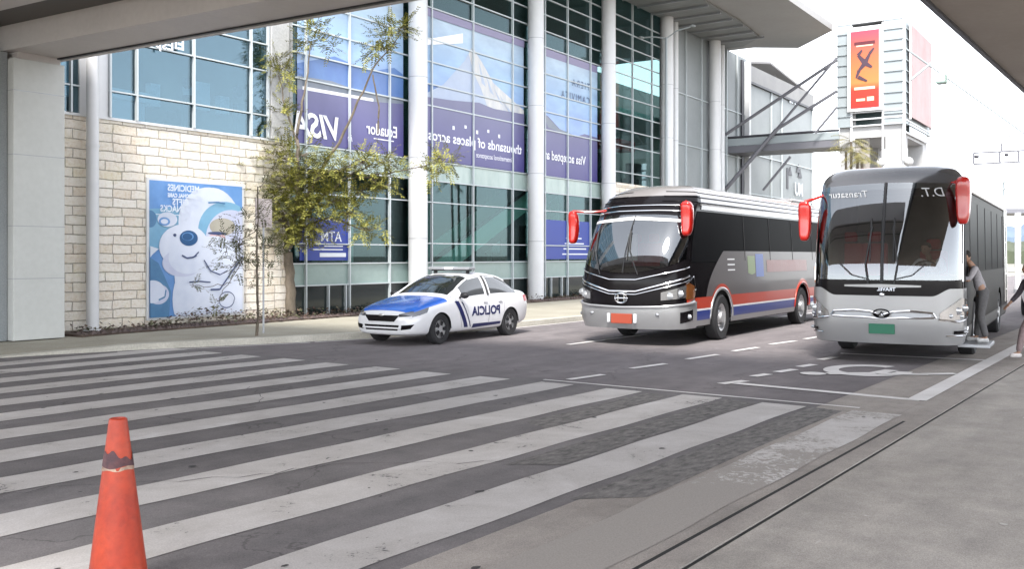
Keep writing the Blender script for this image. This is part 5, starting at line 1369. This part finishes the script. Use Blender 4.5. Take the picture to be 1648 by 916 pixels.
def spray(b, c, d, L, rd, lw=.028, ll=.10, n=9):
    """feathery compound leaf: two rows of narrow leaflets along a curved rib"""
    d = Vector(d).normalized(); up = Vector((0, 0, 1)); sd = d.cross(up)
    if sd.length < .1: sd = Vector((1, 0, 0))
    sd.normalize(); nrm = sd.cross(d)
    p = Vector(c)
    for i in range(n):
        f = i / n; p = p + d * (L / n); d = (d + Vector((0, 0, -.05))).normalized()
        for s in (-1, 1):
            q = (sd * s + d * .5 + nrm * rd.uniform(-.35, .35)).normalized(); l = ll * (1 - .5 * f) * rd.uniform(.7, 1.2); w = d * lw * .5
            e = p + q * l
            b.add([p - w * .6, p + q * l * .5 - w, e, p + q * l * .5 + w], [(0, 1, 2, 3)])
def bend(pts, n=6, rd=None, j=.05):
    out = []
    for a, c in zip(pts, pts[1:]):
        for i in range(n): out.append(a.lerp(c, i / n) + Vector((rd.uniform(-j, j), rd.uniform(-j, j), rd.uniform(-j, j))) * (0 < i))
    out.append(pts[-1]); return out
def make_tree(name, label, cat, base, limbs, clumps, leaf, F0, rd, spread=.35, nl=26, group=None, lw=.03, ll=.11, L=.45, dens=1.0):
    root = thing(name, label, cat, base, 0, group)
    tr = limbs[0]; b = MB(); P = bend([Vector(p) for p in tr[0]], 5, rd, .02); k = len(P)
    b.tube([p - Vector(base) for p in P], [tr[1] + (tr[2] - tr[1]) * i / (k - 1) for i in range(k)], 10); b.build('trunk', M['bark'], root, smooth=True)
    for pts, r0, r1 in limbs[1:]:
        b = MB(); P = bend([Vector(p) for p in pts], 5, rd, .035); k = len(P)
        b.tube([p - Vector(base) for p in P], [r0 + (r1 - r0) * i / (k - 1) for i in range(k)], 7); b.build('limb', M['bark'], root, smooth=True)
    b = MB(); tw = MB()
    for c, r, n in clumps:
        c = Vector(c) - Vector(base)
        for _ in range(int(n * dens)):
            q = Vector((rd.gauss(0, 1), rd.gauss(0, 1), rd.gauss(0, .75))); q = q.normalized() * r * rd.uniform(.15, 1) ** .6
            q.z *= .7
            d = Vector((q.x + rd.uniform(-.3, .3), q.y + rd.uniform(-.3, .3), q.z * .4 + rd.uniform(-.25, .35)))
            if d.length < .05: d = Vector((1, 0, 0))
            spray(b, c + q, d, L * rd.uniform(.6, 1.2), rd, lw, ll, 8)
            if rd.random() < .3: tw.tube([c, c + q * .6 + Vector((0, 0, .03)), c + q], [.009, .006, .004], 4, cap=False)
    b.build('crown', leaf, root); 
    if tw.v: tw.build('twigs', M['bark'], root)
    return root
rd = random.Random(11)
# big tree before the stone corner
F = 24.6
bq = at(468, 510, .17); Fb = bq.x * CS + bq.y * SN
def T(u, v, df=0.0): return tuple(atF(u, v, Fb + df))
base = tuple(Vector(T(468, 508)) * 1.0); base = (base[0], base[1], .12)
limbs = [([base, T(467, 440), T(462, 400), T(470, 375, -.1)], .15, .11),
 ([T(470, 380), T(452, 340, .2), T(436, 300, .4), T(420, 265, .5), T(395, 235, .7)], .08, .02),
 ([T(470, 380), T(478, 330, -.3), T(480, 270, -.5), T(478, 215, -.4), T(490, 150, -.2), T(500, 70, 0)], .09, .014),
 ([T(474, 370), T(505, 330, -.4), T(550, 290, -.7), T(600, 262, -.9)], .07, .014),
 ([T(476, 350), T(520, 270, .2), T(560, 200, .2), T(600, 110, .1), T(640, 60, 0)], .06, .012),
 ([T(472, 372), T(530, 350, -.6), T(590, 372, -1.0)], .05, .012),
 ([T(462, 360, .2), T(430, 345, -.3), T(400, 300, -.6), T(372, 270, -.7)], .05, .012),
 ([T(560, 290, -.7), T(640, 275, -.8), T(700, 262, -.8)], .025, .008),
 ([T(478, 230, -.4), T(455, 160, -.3), T(448, 120, -.2)], .03, .01),
 ([T(600, 120, .1), T(610, 170, .2), T(608, 215, .1)], .02, .03)]
cl = []
for (u, v, r, n, df) in [(400, 240, .55, 34, .6), (372, 268, .45, 24, -.6), (425, 225, .5, 34, .3), (450, 255, .6, 44, 0), (480, 250, .6, 40, -.4), (430, 290, .55, 40, .3), (470, 300, .65, 56, -.4), (505, 280, .6, 46, -.5), (545, 275, .55, 40, -.7), (580, 262, .5, 32, -.9), (612, 262, .4, 20, -.9),
        (470, 345, .6, 60, -.5), (500, 330, .6, 56, -.5), (535, 325, .5, 40, -.7), (495, 370, .45, 46, -.4), (470, 385, .4, 34, -.4), (455, 330, .45, 36, -.3), (560, 345, .45, 30, -.9), (590, 370, .4, 24, -1.0), (575, 310, .4, 22, -.8), (430, 205, .35, 18, 0), (455, 180, .3, 14, -.2), 
        (500, 68, .34, 20, 0), (510, 45, .28, 12, 0), (450, 112, .34, 20, -.2), (462, 125, .25, 12, -.2), (440, 95, .25, 9, -.2), (630, 52, .36, 24, 0), (645, 45, .26, 14, 0), (604, 80, .3, 14, .1), (612, 65, .25, 10, .1), (535, 78, .2, 5, 0), (712, 260, .34, 26, -.8), (700, 275, .22, 10, -.8), (640, 272, .3, 12, -.8), (600, 290, .3, 12, -.8), (410, 320, .3, 12, -.3), (615, 300, .25, 8, -.9)]:
    cl.append((T(u + (3 if 200 < v < 420 and u < 640 else 0), v, df), r * 1.12, n))
make_tree('acacia_tree', 'feathery olive-green tree with a dark forked trunk at the stone wall corner', 'tree', base, limbs, cl, M['leaf'], Fb, rd, dens=1.95, lw=.042, ll=.13, L=.48)
# sapling on the walk
bs_ = at(413, 541, .13); Fs = bs_.x * CS + bs_.y * SN
def T2(u, v, df=0.0): return tuple(atF(u, v, Fs + df))
base = tuple(bs_)
limbs = [([base, T2(414, 450), T2(413, 380), T2(415, 300)], .035, .014), ([T2(414, 430), T2(395, 415, .1), T2(360, 440, .2)], .012, .005), ([T2(413, 400), T2(440, 395, -.1), T2(462, 402, -.2)], .01, .004), ([T2(413, 370), T2(390, 385), T2(365, 392, .2)], .01, .004),
         ([T2(390, 420, .1), T2(360, 465, .1), T2(350, 490, .1)], .009, .004), ([T2(372, 455, .1), T2(335, 462, .1), T2(305, 458, .1)], .008, .004), ([T2(413, 350), T2(432, 332, 0), T2(445, 318)], .009, .004)]
cl = [(T2(u, v, df), r, n) for u, v, r, n, df in [(385, 395, .35, 16, .1), (365, 405, .3, 12, .2), (395, 420, .3, 14, 0), (430, 395, .3, 12, -.1), (450, 400, .22, 7, -.1), (372, 430, .3, 12, .2), (350, 485, .16, 4, .1), (310, 458, .18, 4, .1), (415, 350, .25, 8, 0), (440, 325, .25, 8, 0), (385, 360, .25, 7, .1), (420, 300, .3, 8, 0), (405, 455, .2, 5, 0), (435, 430, .18, 4, 0), (355, 380, .2, 6, .2)]]
make_tree('street_sapling', 'thin young sapling on the far pavement in front of the polar bear poster', 'sapling', base, limbs, cl, M['leaf_y'], Fs, rd, L=.36, ll=.10, lw=.034, dens=1.3)
# signboard on its post behind the sapling
c = at(424, 536, .13); sg_ = thing('street_sign', 'blank grey-pink signboard on a thin post behind the sapling', 'sign', tuple(c), DEL)
zb_, zt2 = atF(420, 366, c.x * CS + c.y * SN).z - .13, atF(420, 320, c.x * CS + c.y * SN).z - .13
b = MB(); b.tube([(0, 0, 0), (0, 0, zt2)], .022, 8); b.build('post', M['grey_metal'], sg_)
b = MB(); b.box(-.26, -.04, zb_, .22, -.02, zt2); b.build('board', mottled('sign_back', (.40, .34, .33), (.48, .42, .40), 3, .5, 20, 0), sg_, bevel=.006)
# palm at the tower
pc = atF(1370, 300, 40); pr = thing('palm_tree', 'small yellow-green palm above the silver-nosed coach beside the tower', 'palm', (pc.x, pc.y, 0))
top = atF(1372, 228, 40).z
for dx, h in ((0, 0), (-.35, -.5), (.3, -.35), (-.6, -.9)):
    b = MB(); b.tube([(dx * .6, dx, 0), (dx * .8, dx, (top + h) * .5), (dx, dx, top + h)], [.10, .07, .05], 8); b.build('stem', M['bark'], pr, smooth=True)
b = MB()
for dx, h in ((0, 0), (-.35, -.5), (.3, -.35), (-.6, -.9)):
    for k in range(16):
        a = rd.uniform(0, 6.28); e = rd.uniform(-.2, 1.0); d = Vector((math.cos(a), math.sin(a), e)).normalized(); p = Vector((dx, dx, top + h)); L_ = rd.uniform(.7, 1.1)
        sd = d.cross(Vector((0, 0, 1))).normalized()
        for i in range(10):
            p = p + d * L_ / 10; d = (d + Vector((0, 0, -.13))).normalized(); l = .32 * math.sin(math.pi * (i + 1) / 11.5)
            for s in (-1, 1):
                e_ = p + (sd * s + d * .7 + Vector((0, 0, -.3))).normalized() * l; w = d * .022; b.add([p - w, e_, p + w], [(0, 1, 2)])
b.build('crown', leafmat('palm_leaf', (.10, .10, .03), (.20, .18, .06), (.28, .25, .10)), pr)
# low planting along the facade: uncounted ground cover
b = MB()
for _ in range(2600):
    t = rd.choice([rd.uniform(12.3, 19.5), rd.uniform(14.2, 18.8), rd.uniform(19, 24), rd.uniform(30, 38)]); p = rd.uniform(19.1, 19.95)
    hh = .10 + .28 * max(0, noise.noise(Vector((t * .9, p, 3))) + .35) * (1.3 if 14.5 < t < 19.2 else .8)
    c = FW(t, p, .15 + rd.uniform(0, hh)); a = rd.uniform(0, 6.28); s = rd.uniform(.05, .11)
    d = Vector((math.cos(a), math.sin(a), rd.uniform(-.1, .9))).normalized() * s; n = d.cross(Vector((0, 0, 1))).normalized() * s * .4
    b.add([c, c + d * .5 + n, c + d, c + d * .5 - n], [(0, 1, 2, 3)])
kind(b.build('ground_cover', M['leaf_red']), 'stuff')
b = MB()
for _ in range(900):
    t = rd.uniform(12.2, 38); c = FW(t, rd.uniform(18.85, 19.4), .17); s = rd.uniform(.03, .07)
    b.add([(c.x - s, c.y - s, c.z), (c.x + s, c.y - s * .6, c.z), (c.x + s * .8, c.y + s, c.z), (c.x - s * .7, c.y + s, c.z), (c.x, c.y, c.z + s)], [(0, 1, 4), (1, 2, 4), (2, 3, 4), (3, 0, 4)])
kind(b.build('bed_stones', mottled('lava_stone', (.04, .03, .03), (.14, .10, .09), 8)), 'stuff')

# ================================================================ POSTER
pt0, pt1 = tat(234), tat(390); pz0, pz1 = .30, 3.74
po = thing('wall_poster', 'tall pale blue poster of a white bear on the stone wall', 'poster', FW(pt0, PF - .04, pz0), DEL)
PW, PH = pt1 - pt0, pz1 - pz0
b = MB(); b.box(0, -.02, 0, PW, .03, PH); b.build('backing', M['white_metal'], po)
pm = [mottled('poster_blue', (.07, .20, .46), (.15, .30, .58), .9, .4, 5, 0), mottled('poster_pale', (.50, .55, .67), (.58, .62, .72), 1.2, .4, 5, 0), mottled('poster_lilac', (.42, .45, .60), (.50, .53, .66), 1.2, .4, 5, 0),
      mat('poster_navy', (.02, .08, .20), .35), mottled('poster_aqua', (.13, .30, .46), (.19, .38, .54), 1, .4, 5, 0), mottled('poster_tan', (.32, .30, .25), (.40, .38, .33), 2, .4, 5, 0), mat('poster_ink', (.05, .07, .16), .4), mat('poster_white', (.55, .60, .68), .4), mat('poster_pink', (.60, .40, .42), .4), mottled('poster_deep', (.05, .14, .28), (.09, .22, .38), 1.5, .4, 5, 0)]
b = MB(); L = [0]
def lay(pts, m):
    L[0] += 1; b.poly([(max(.06, min(PW - .06, x * PW)), -.021 - .0012 * L[0], max(.06, min(PH - .06, (1 - y) * PH))) for x, y in pts], m)
def ell(cx, cy, rx, ry, m, a0=0, a1=360, n=40): lay([(cx + rx * math.cos(R(a0 + (a1 - a0) * k / n)), cy + ry * math.sin(R(a0 + (a1 - a0) * k / n))) for k in range(n)], m)
def stroke(pts, w, m):
    for (x0, y0), (x1, y1) in zip(pts, pts[1:]):
        d = Vector((x1 - x0, (y1 - y0))); n = Vector((-d.y, d.x)).normalized() * w; lay([(x0 - n.x, y0 - n.y), (x1 - n.x, y1 - n.y), (x1 + n.x, y1 + n.y), (x0 + n.x, y0 + n.y)], m)
lay([(0, 0), (1, 0), (1, 1), (0, 1)], 0)
lay([(0, .22), (.30, .20), (.36, .32), (.12, .50), (0, .52)], 4); ell(.03, .29, .06, .06, 9)
ell(.66, .42, .34, .38, 1); ell(.62, .30, .32, .26, 1); ell(.80, .36, .30, .22, 4); ell(.86, .42, .28, .22, 2); ell(.98, .5, .2, .3, 2)
ell(.76, .33, .14, .065, 5); ell(.70, .44, .10, .07, 8); ell(.70, .38, .10, .012, 6)
ell(.62, .86, .38, .34, 1); ell(.66, .70, .40, .30, 1); ell(.36, .48, .25, .16, 1); ell(.34, .60, .20, .10, 2); ell(.40, .56, .20, .12, 1)
ell(.19, .29, .095, .052, 1); ell(.16, .305, .055, .030, 0); ell(.16, .305, .035, .018, 1)
ell(.40, .42, .092, .056, 3); ell(.39, .408, .06, .030, 0); ell(.385, .41, .05, .026, 3)
ell(.26, .40, .016, .011, 6); stroke([(.33, .545), (.38, .565), (.44, .56), (.48, .545)], .006, 6); stroke([(.46, .55), (.50, .52)], .005, 6)
stroke([(.60, .155), (.70, .148), (.78, .155)], .006, 9)
lay([(0, .56), (.10, .60), (.22, .80), (.20, 1), (0, 1)], 9); ell(.10, .82, .10, .07, 2); ell(.04, .80, .12, .08, 1); stroke([(.10, .86), (.16, .84), (.17, .79)], .006, 9)
lay([(0, .48), (.10, .50), (.04, .54), (0, .56)], 7)
stroke([(.40, .74), (.50, .735), (.62, .745)], .005, 6); stroke([(.62, .80), (.72, .80), (.80, .72), (.92, .60), (1, .55)], .007, 6)
stroke([(.55, .58), (.62, .66), (.72, .69)], .005, 6); stroke([(.72, .69), (.80, .66)], .004, 6)
for k in range(20):
    a0_, a1_ = R(18 * k), R(18 * k + 18); stroke([(.79 + .085 * math.cos(a0_), .88 + .06 * math.sin(a0_)), (.79 + .085 * math.cos(a1_), .88 + .06 * math.sin(a1_))], .004, 6)
b.build('print', pm, po)
b = MB()
for s, sz, x, y in (("MEDICINES", .22, .49, .085), ("PERSONAL CARE", .13, .46, .130), ("GIFTS", .22, .38, .185), ("SNACKS", .22, .34, .235)):
    put_text(b, s, sz, lambda X, Y: (x * PW - X, -.115, (1 - y) * PH + Y), bold=.006, sx=.86)
b.box(.06 * PW, -.115, (1 - .26) * PH, .3 * PW, -.112, (1 - .255) * PH)
b.build('lettering', pm[7], po)

# ================================================================ TRAFFIC CONE
cp_ = at(190, 954); cF = cp_.x * CS + cp_.y * SN
cn = thing('traffic_cone', 'tall faded orange traffic cone with a torn dark and white band', 'traffic cone', (cp_.x, cp_.y, .01))
M['cone'] = mottled('cone_plastic', (.27, .020, .005), (.38, .040, .009), 3, .38, 26, .15, spec=.4)
ch = H - (676 - 412) * cF / FPX
rb, rt = .158, .048
prof = [(rb + .012, .035), (rb, .05)] + [(rb + (rt - rb) * k / 16, .05 + (ch - .06) * k / 16) for k in range(1, 17)] + [(rt * .98, ch - .003), (rt * .86, ch), (rt * .78, ch - .02), (rt * .7, ch - .3)]
b = MB(); b.lathe(prof, (0, 0, 0), 48); b.build('cone_body', M['cone'], cn, smooth=60)
b = MB(); b.prism([(x, y, 0) for x, y in [(-.2, -.17), (-.17, -.2), (.17, -.2), (.2, -.17), (.2, .17), (.17, .2), (-.17, .2), (-.2, .17)]], (0, 0, .035)); b.build('base_plate', M['cone'], cn, bevel=.008)
def cr(z): return rb + (rt - rb) * (z - .05) / (ch - .06)
zB = ch - .225
b = MB(); n = 48
for i in range(n + 1):
    t = 2 * math.pi * i / n; zl_, zh_ = zB - .034 + .006 * math.sin(3 * t), zB + .03 + .022 * math.sin(t * 2 + 1) + .012 * math.sin(t * 7)
    for z in (zl_, zh_): r_ = cr(z) + .0035; b.v.append((r_ * math.cos(t), r_ * math.sin(t), z))
for i in range(n): b.f.append([2 * i, 2 * i + 2, 2 * i + 3, 2 * i + 1]); b.m.append(0)
b.build('torn_band', mottled('old_band', (.03, .012, .02), (.10, .03, .03), 14, .6, 50, .2), cn, smooth=True)
b = MB()
for i in range(n + 1):
    t = 2 * math.pi * i / n; lo_ = zB - .052 - .004 * math.sin(5 * t); hi_ = zB - .030 + .004 * math.sin(4 * t)
    if (i % 12) in (7, 8): hi_ = lo_ + .004
    for z in (lo_, hi_): r_ = cr(z) + .0028; b.v.append((r_ * math.cos(t), r_ * math.sin(t), z))
for i in range(n): b.f.append([2 * i, 2 * i + 2, 2 * i + 3, 2 * i + 1]); b.m.append(0)
b.build('white_band', mottled('old_white', (.16, .10, .07), (.42, .28, .20), 20, .5, 50, 0), cn, smooth=True)
# ================================================================ PEOPLE
def skin_mesh(name, nodes_, edges, m, parent, scale=1.0, sub=2, grow=0.0, root=0):
    me = bpy.data.meshes.new(name); me.from_pydata([tuple(Vector(n[:3])) for n in nodes_], edges, [])
    o = bpy.data.objects.new(name, me); COL.objects.link(o)
    md = o.modifiers.new('k', 'SKIN'); md.use_smooth_shade = True; md.branch_smoothing = 1.0
    sv = me.skin_vertices[0].data
    for i, n in enumerate(nodes_):
        rx, ry = (n[3], n[4]) if len(n) > 4 else (n[3], n[3]); sv[i].radius = (rx + grow, ry + grow); sv[i].use_root = (i == root)
    o.modifiers.new('s', 'SUBSURF').levels = sub
    baked(o); o.data.materials.clear(); o.data.materials.append(m); o.data.shade_smooth(); o.parent = parent
    return o
def person(label, loc, rz, pose, cols_, group=None):
    """pose: joint name -> (x forward, y left, z up) in metres"""
    root = thing('person', label, 'person', loc, rz, group); J = {k: Vector(v) for k, v in pose.items()}
    mk = [mottled('cloth_' + k, tuple(c * .8 for c in v), v, 6, .85, 30, .1) for k, v in cols_.items() if k != 'skin']
    mk = dict(zip([k for k in cols_ if k != 'skin'], mk)); sk = mat('skin_tone', cols_['skin'], .55)
    # continuous body
    N = []; E = []; ix = {}
    def nd(k, p, r, par=None):
        ix[k] = len(N); N.append((p.x, p.y, p.z, r)); 
        if par is not None: E.append((ix[par], ix[k]))
    nd('pel', J['pelvis'], .105); nd('belly', J['pelvis'].lerp(J['chest'], .45), .10, 'pel'); nd('chest', J['chest'], .115, 'belly'); nd('neck0', J['neck'], .052, 'chest'); nd('neck1', J['neck'].lerp(J['head'], .45), .048, 'neck0')
    for s in 'lr':
        nd('sh' + s, J['sh' + s], .052, 'chest'); nd('el' + s, J['el' + s], .036, 'sh' + s); nd('wr' + s, J['wr' + s], .024, 'el' + s)
        hd = (J['wr' + s] - J['el' + s]).normalized(); nd('pa' + s, J['wr' + s] + hd * .06, .030, 'wr' + s)
        sd = hd.cross(Vector((0, 0, 1))); sd = sd.normalized() if sd.length > .1 else Vector((1, 0, 0))
        for f in range(4):
            b0 = J['wr' + s] + hd * .09 + sd * (f - 1.5) * .017; l = (.065, .075, .07, .055)[f]
            nd('f%s%d' % (s, f), b0, .010, 'pa' + s); nd('g%s%d' % (s, f), b0 + hd * l * .6 + Vector((0, 0, -.004)), .0085, 'f%s%d' % (s, f)); nd('t%s%d' % (s, f), b0 + hd * l - Vector((0, 0, .014)), .007, 'g%s%d' % (s, f))
        nd('th' + s, J['wr' + s] + hd * .045 - sd * .035, .011, 'pa' + s); nd('tt' + s, J['wr' + s] + hd * .085 - sd * .05, .008, 'th' + s)
        nd('hp' + s, J['hp' + s], .082, 'pel'); nd('kn' + s, J['kn' + s], .055, 'hp' + s); nd('cf' + s, J['kn' + s].lerp(J['an' + s], .35), .052, 'kn' + s); nd('an' + s, J['an' + s], .036, 'cf' + s)
        toe = J.get('to' + s, J['an' + s] + Vector((.16, 0, -.05))); nd('to' + s, toe, .030, 'an' + s)
    body = skin_mesh('body', N, E, sk, root)
    # head with face, joined into the body mesh
    hb = bmesh.new(); bmesh.ops.create_uvsphere(hb, u_segments=24, v_segments=18, radius=1)
    fd = Vector(pose.get('face', (1, 0, 0))).normalized(); q = fd.to_track_quat('X', 'Z')
    for v in hb.verts:
        c = v.co; x, y, z = c.x * .098, c.y * .078, c.z * .118
        if z < 0: y *= 1 - .32 * (-z / .118) ** 1.5; x = x * (1 - .10 * (-z / .118)) + .008 * (-z / .118)
        if x > 0:
            x += .026 * math.exp(-((y / .014) ** 2)) * math.exp(-(((z + .012) / .024) ** 2))          # nose
            x -= .012 * math.exp(-(((abs(y) - .032) / .016) ** 2)) * math.exp(-(((z - .012) / .014) ** 2))  # eye sockets
            x += .006 * math.exp(-((y / .026) ** 2)) * math.exp(-(((z + .055) / .012) ** 2))            # lips
        if abs(c.y) > .93 and abs(z) < .03: y *= 1.18
        v.co = q @ Vector((x, y, z)) + J['head']
    hb.from_mesh(body.data); hb.to_mesh(body.data); hb.free(); body.data.shade_smooth()
    for s in (-1, 1):
        b = MB(); p = J['head'] + q @ Vector((.083, s * .032, .012)); blob(b, p, (.012, .012, .010), 10); b.build('eye', M['black'], root, smooth=True)
    b = MB(); blob(b, (0, 0, 0), (.108, .088, .100), 22, 0, 14); h = b.build('hair', mk.get('hair') or M['black'], root, smooth=True)
    for v in h.data.vertices:
        x, y, z = v.co
        if x > .02: z = max(z, .045 + .25 * max(0, x - .02)); x = min(x, .098)
        else: z = max(z, -.055)
        v.co = q @ Vector((x - .006, y, z + .022)) + J['head']
    # shirt
    nn = []; ee = []
    def n2(p, r): nn.append((p.x, p.y, p.z, r)); return len(nn) - 1
    a = n2(J['pelvis'] + Vector((0, 0, -.06)), .132); c = n2(J['pelvis'].lerp(J['chest'], .5), .125); d = n2(J['chest'], .135); e = n2(J['chest'].lerp(J['neck'], .75), .072); ee += [(a, c), (c, d), (d, e)]
    for s in 'lr':
        f = n2(J['sh' + s], .070); ee.append((d, f)); g = n2(J['sh' + s].lerp(J['el' + s], .55), .056); ee.append((f, g)); h2 = n2(J['el' + s].lerp(J['sh' + s], .08), .052); ee.append((g, h2))
        if cols_.get('long', 1): k2 = n2(J['el' + s].lerp(J['wr' + s], .85), .040); ee.append((h2, k2))
    mk.pop('long', None)
    skin_mesh('shirt', nn, ee, mk['shirt'], root)
    nn = []; ee = []; chain = []
    for s, seq in (('l', 0), ('r', 1)):
        leg = [n2(J['an' + s] + Vector((0, 0, .01)), .056), n2(J['kn' + s].lerp(J['an' + s], .5), .062), n2(J['kn' + s], .068), n2(J['hp' + s].lerp(J['kn' + s], .5), .082), n2(J['hp' + s], .094)]
        if seq: leg = leg[::-1]; chain += [n2(J['pelvis'] + Vector((0, 0, .02)), .118)]
        chain += leg
    ee = list(zip(chain, chain[1:]))
    skin_mesh('trousers', nn, ee, mk['trousers'], root)
    for s in 'lr':
        an = J['an' + s]; toe = J.get('to' + s, an + Vector((.16, 0, -.05))); d = (toe - an); d.z = 0; d = d.normalized() if d.length > .01 else Vector((1, 0, 0))
        z0 = min(an.z, toe.z) - .03
        nn = []; ee = []; i0 = n2(an - d * .05 + Vector((0, 0, -.045)), .042); i1 = n2(an + d * .04 + Vector((0, 0, -.035)), .048); i2 = n2(toe + d * .01, .040); ee = [(i0, i1), (i1, i2)]
        skin_mesh('shoe', nn, ee, mk['shoes'], root)
    return root
# man on the step of the silver-nosed coach
Mb = bus2.matrix_world if False else Matrix.Translation(Vector(BUS2[:3])) @ Matrix.Rotation(BUS2[3], 4, 'Z')
pw = Mb @ Vector((4.55, 1.42, .34))
person('man in pale grey shirt on the door step of the silver-nosed coach', tuple(pw), BUS2[3] + R(-70),
  dict(pelvis=(-.03, 0, .90), chest=(.10, 0, 1.22), neck=(.17, 0, 1.38), head=(.26, 0, 1.50), face=(1, 0, -.35), shl=(.13, .17, 1.32), shr=(.11, -.17, 1.32), ell=(.26, .24, 1.08), elr=(.22, -.24, 1.06), wrl=(.46, .18, 1.16), wrr=(.44, -.16, 1.02),
       hpl=(-.03, .09, .86), hpr=(-.03, -.09, .86), knl=(.03, .10, .46), knr=(.0, -.10, .46), anl=(-.06, .10, .085), anr=(.04, -.10, .085), tol=(.10, .11, .045), tor=(.20, -.12, .045)),
  dict(skin=(.30, .17, .11), shirt=(.30, .285, .30), trousers=(.10, .097, .10), shoes=(.5, .5, .5), hair=(.02, .015, .012)))
# driver leaning over the wheel, seen through the windscreen
pw = Mb @ Vector((3.95, .58, 1.18))
person('driver in light shirt leaning forward behind the windscreen of the silver-nosed coach', tuple(pw), BUS2[3],
  dict(pelvis=(0, 0, .12), chest=(.18, -.02, .48), neck=(.28, -.04, .66), head=(.40, -.07, .80), face=(1, -.5, -.3), shl=(.22, .16, .60), shr=(.24, -.20, .58), ell=(.48, .24, .40), elr=(.50, -.30, .42), wrl=(.70, .14, .40), wrr=(.74, -.50, .30),
       hpl=(.05, .10, .10), hpr=(.05, -.10, .10), knl=(.48, .14, .10), knr=(.48, -.14, .10), anl=(.56, .14, -.36), anr=(.56, -.14, -.36), tol=(.72, .14, -.40), tor=(.72, -.14, -.40)),
  dict(skin=(.36, .20, .14), shirt=(.75, .72, .75), trousers=(.03, .03, .05), shoes=(.02, .02, .02), hair=(.02, .015, .012)))
# walker at the right edge
pw = at(1662, 577, .014)
person('pedestrian in grey-pink trousers striding in at the right edge of the photo', tuple(pw), math.atan2(-rgt.y, -rgt.x),
  dict(pelvis=(0, 0, .93), chest=(.04, 0, 1.27), neck=(.05, 0, 1.46), head=(.08, 0, 1.60), face=(1, 0, 0), shl=(.05, .18, 1.40), shr=(.03, -.18, 1.40), ell=(-.12, .22, 1.14), elr=(.14, -.22, 1.14), wrl=(-.05, .20, .90), wrr=(.32, -.18, .98),
       hpl=(0, .09, .89), hpr=(0, -.09, .89), knl=(.22, .09, .52), knr=(-.08, -.09, .50), anl=(.30, .09, .105), anr=(-.36, -.09, .19), tol=(.45, .09, .06), tor=(-.22, -.09, .07)),
  dict(skin=(.30, .17, .11), shirt=(.06, .05, .06), trousers=(.24, .18, .18), shoes=(.6, .56, .55), hair=(.02, .015, .012)))
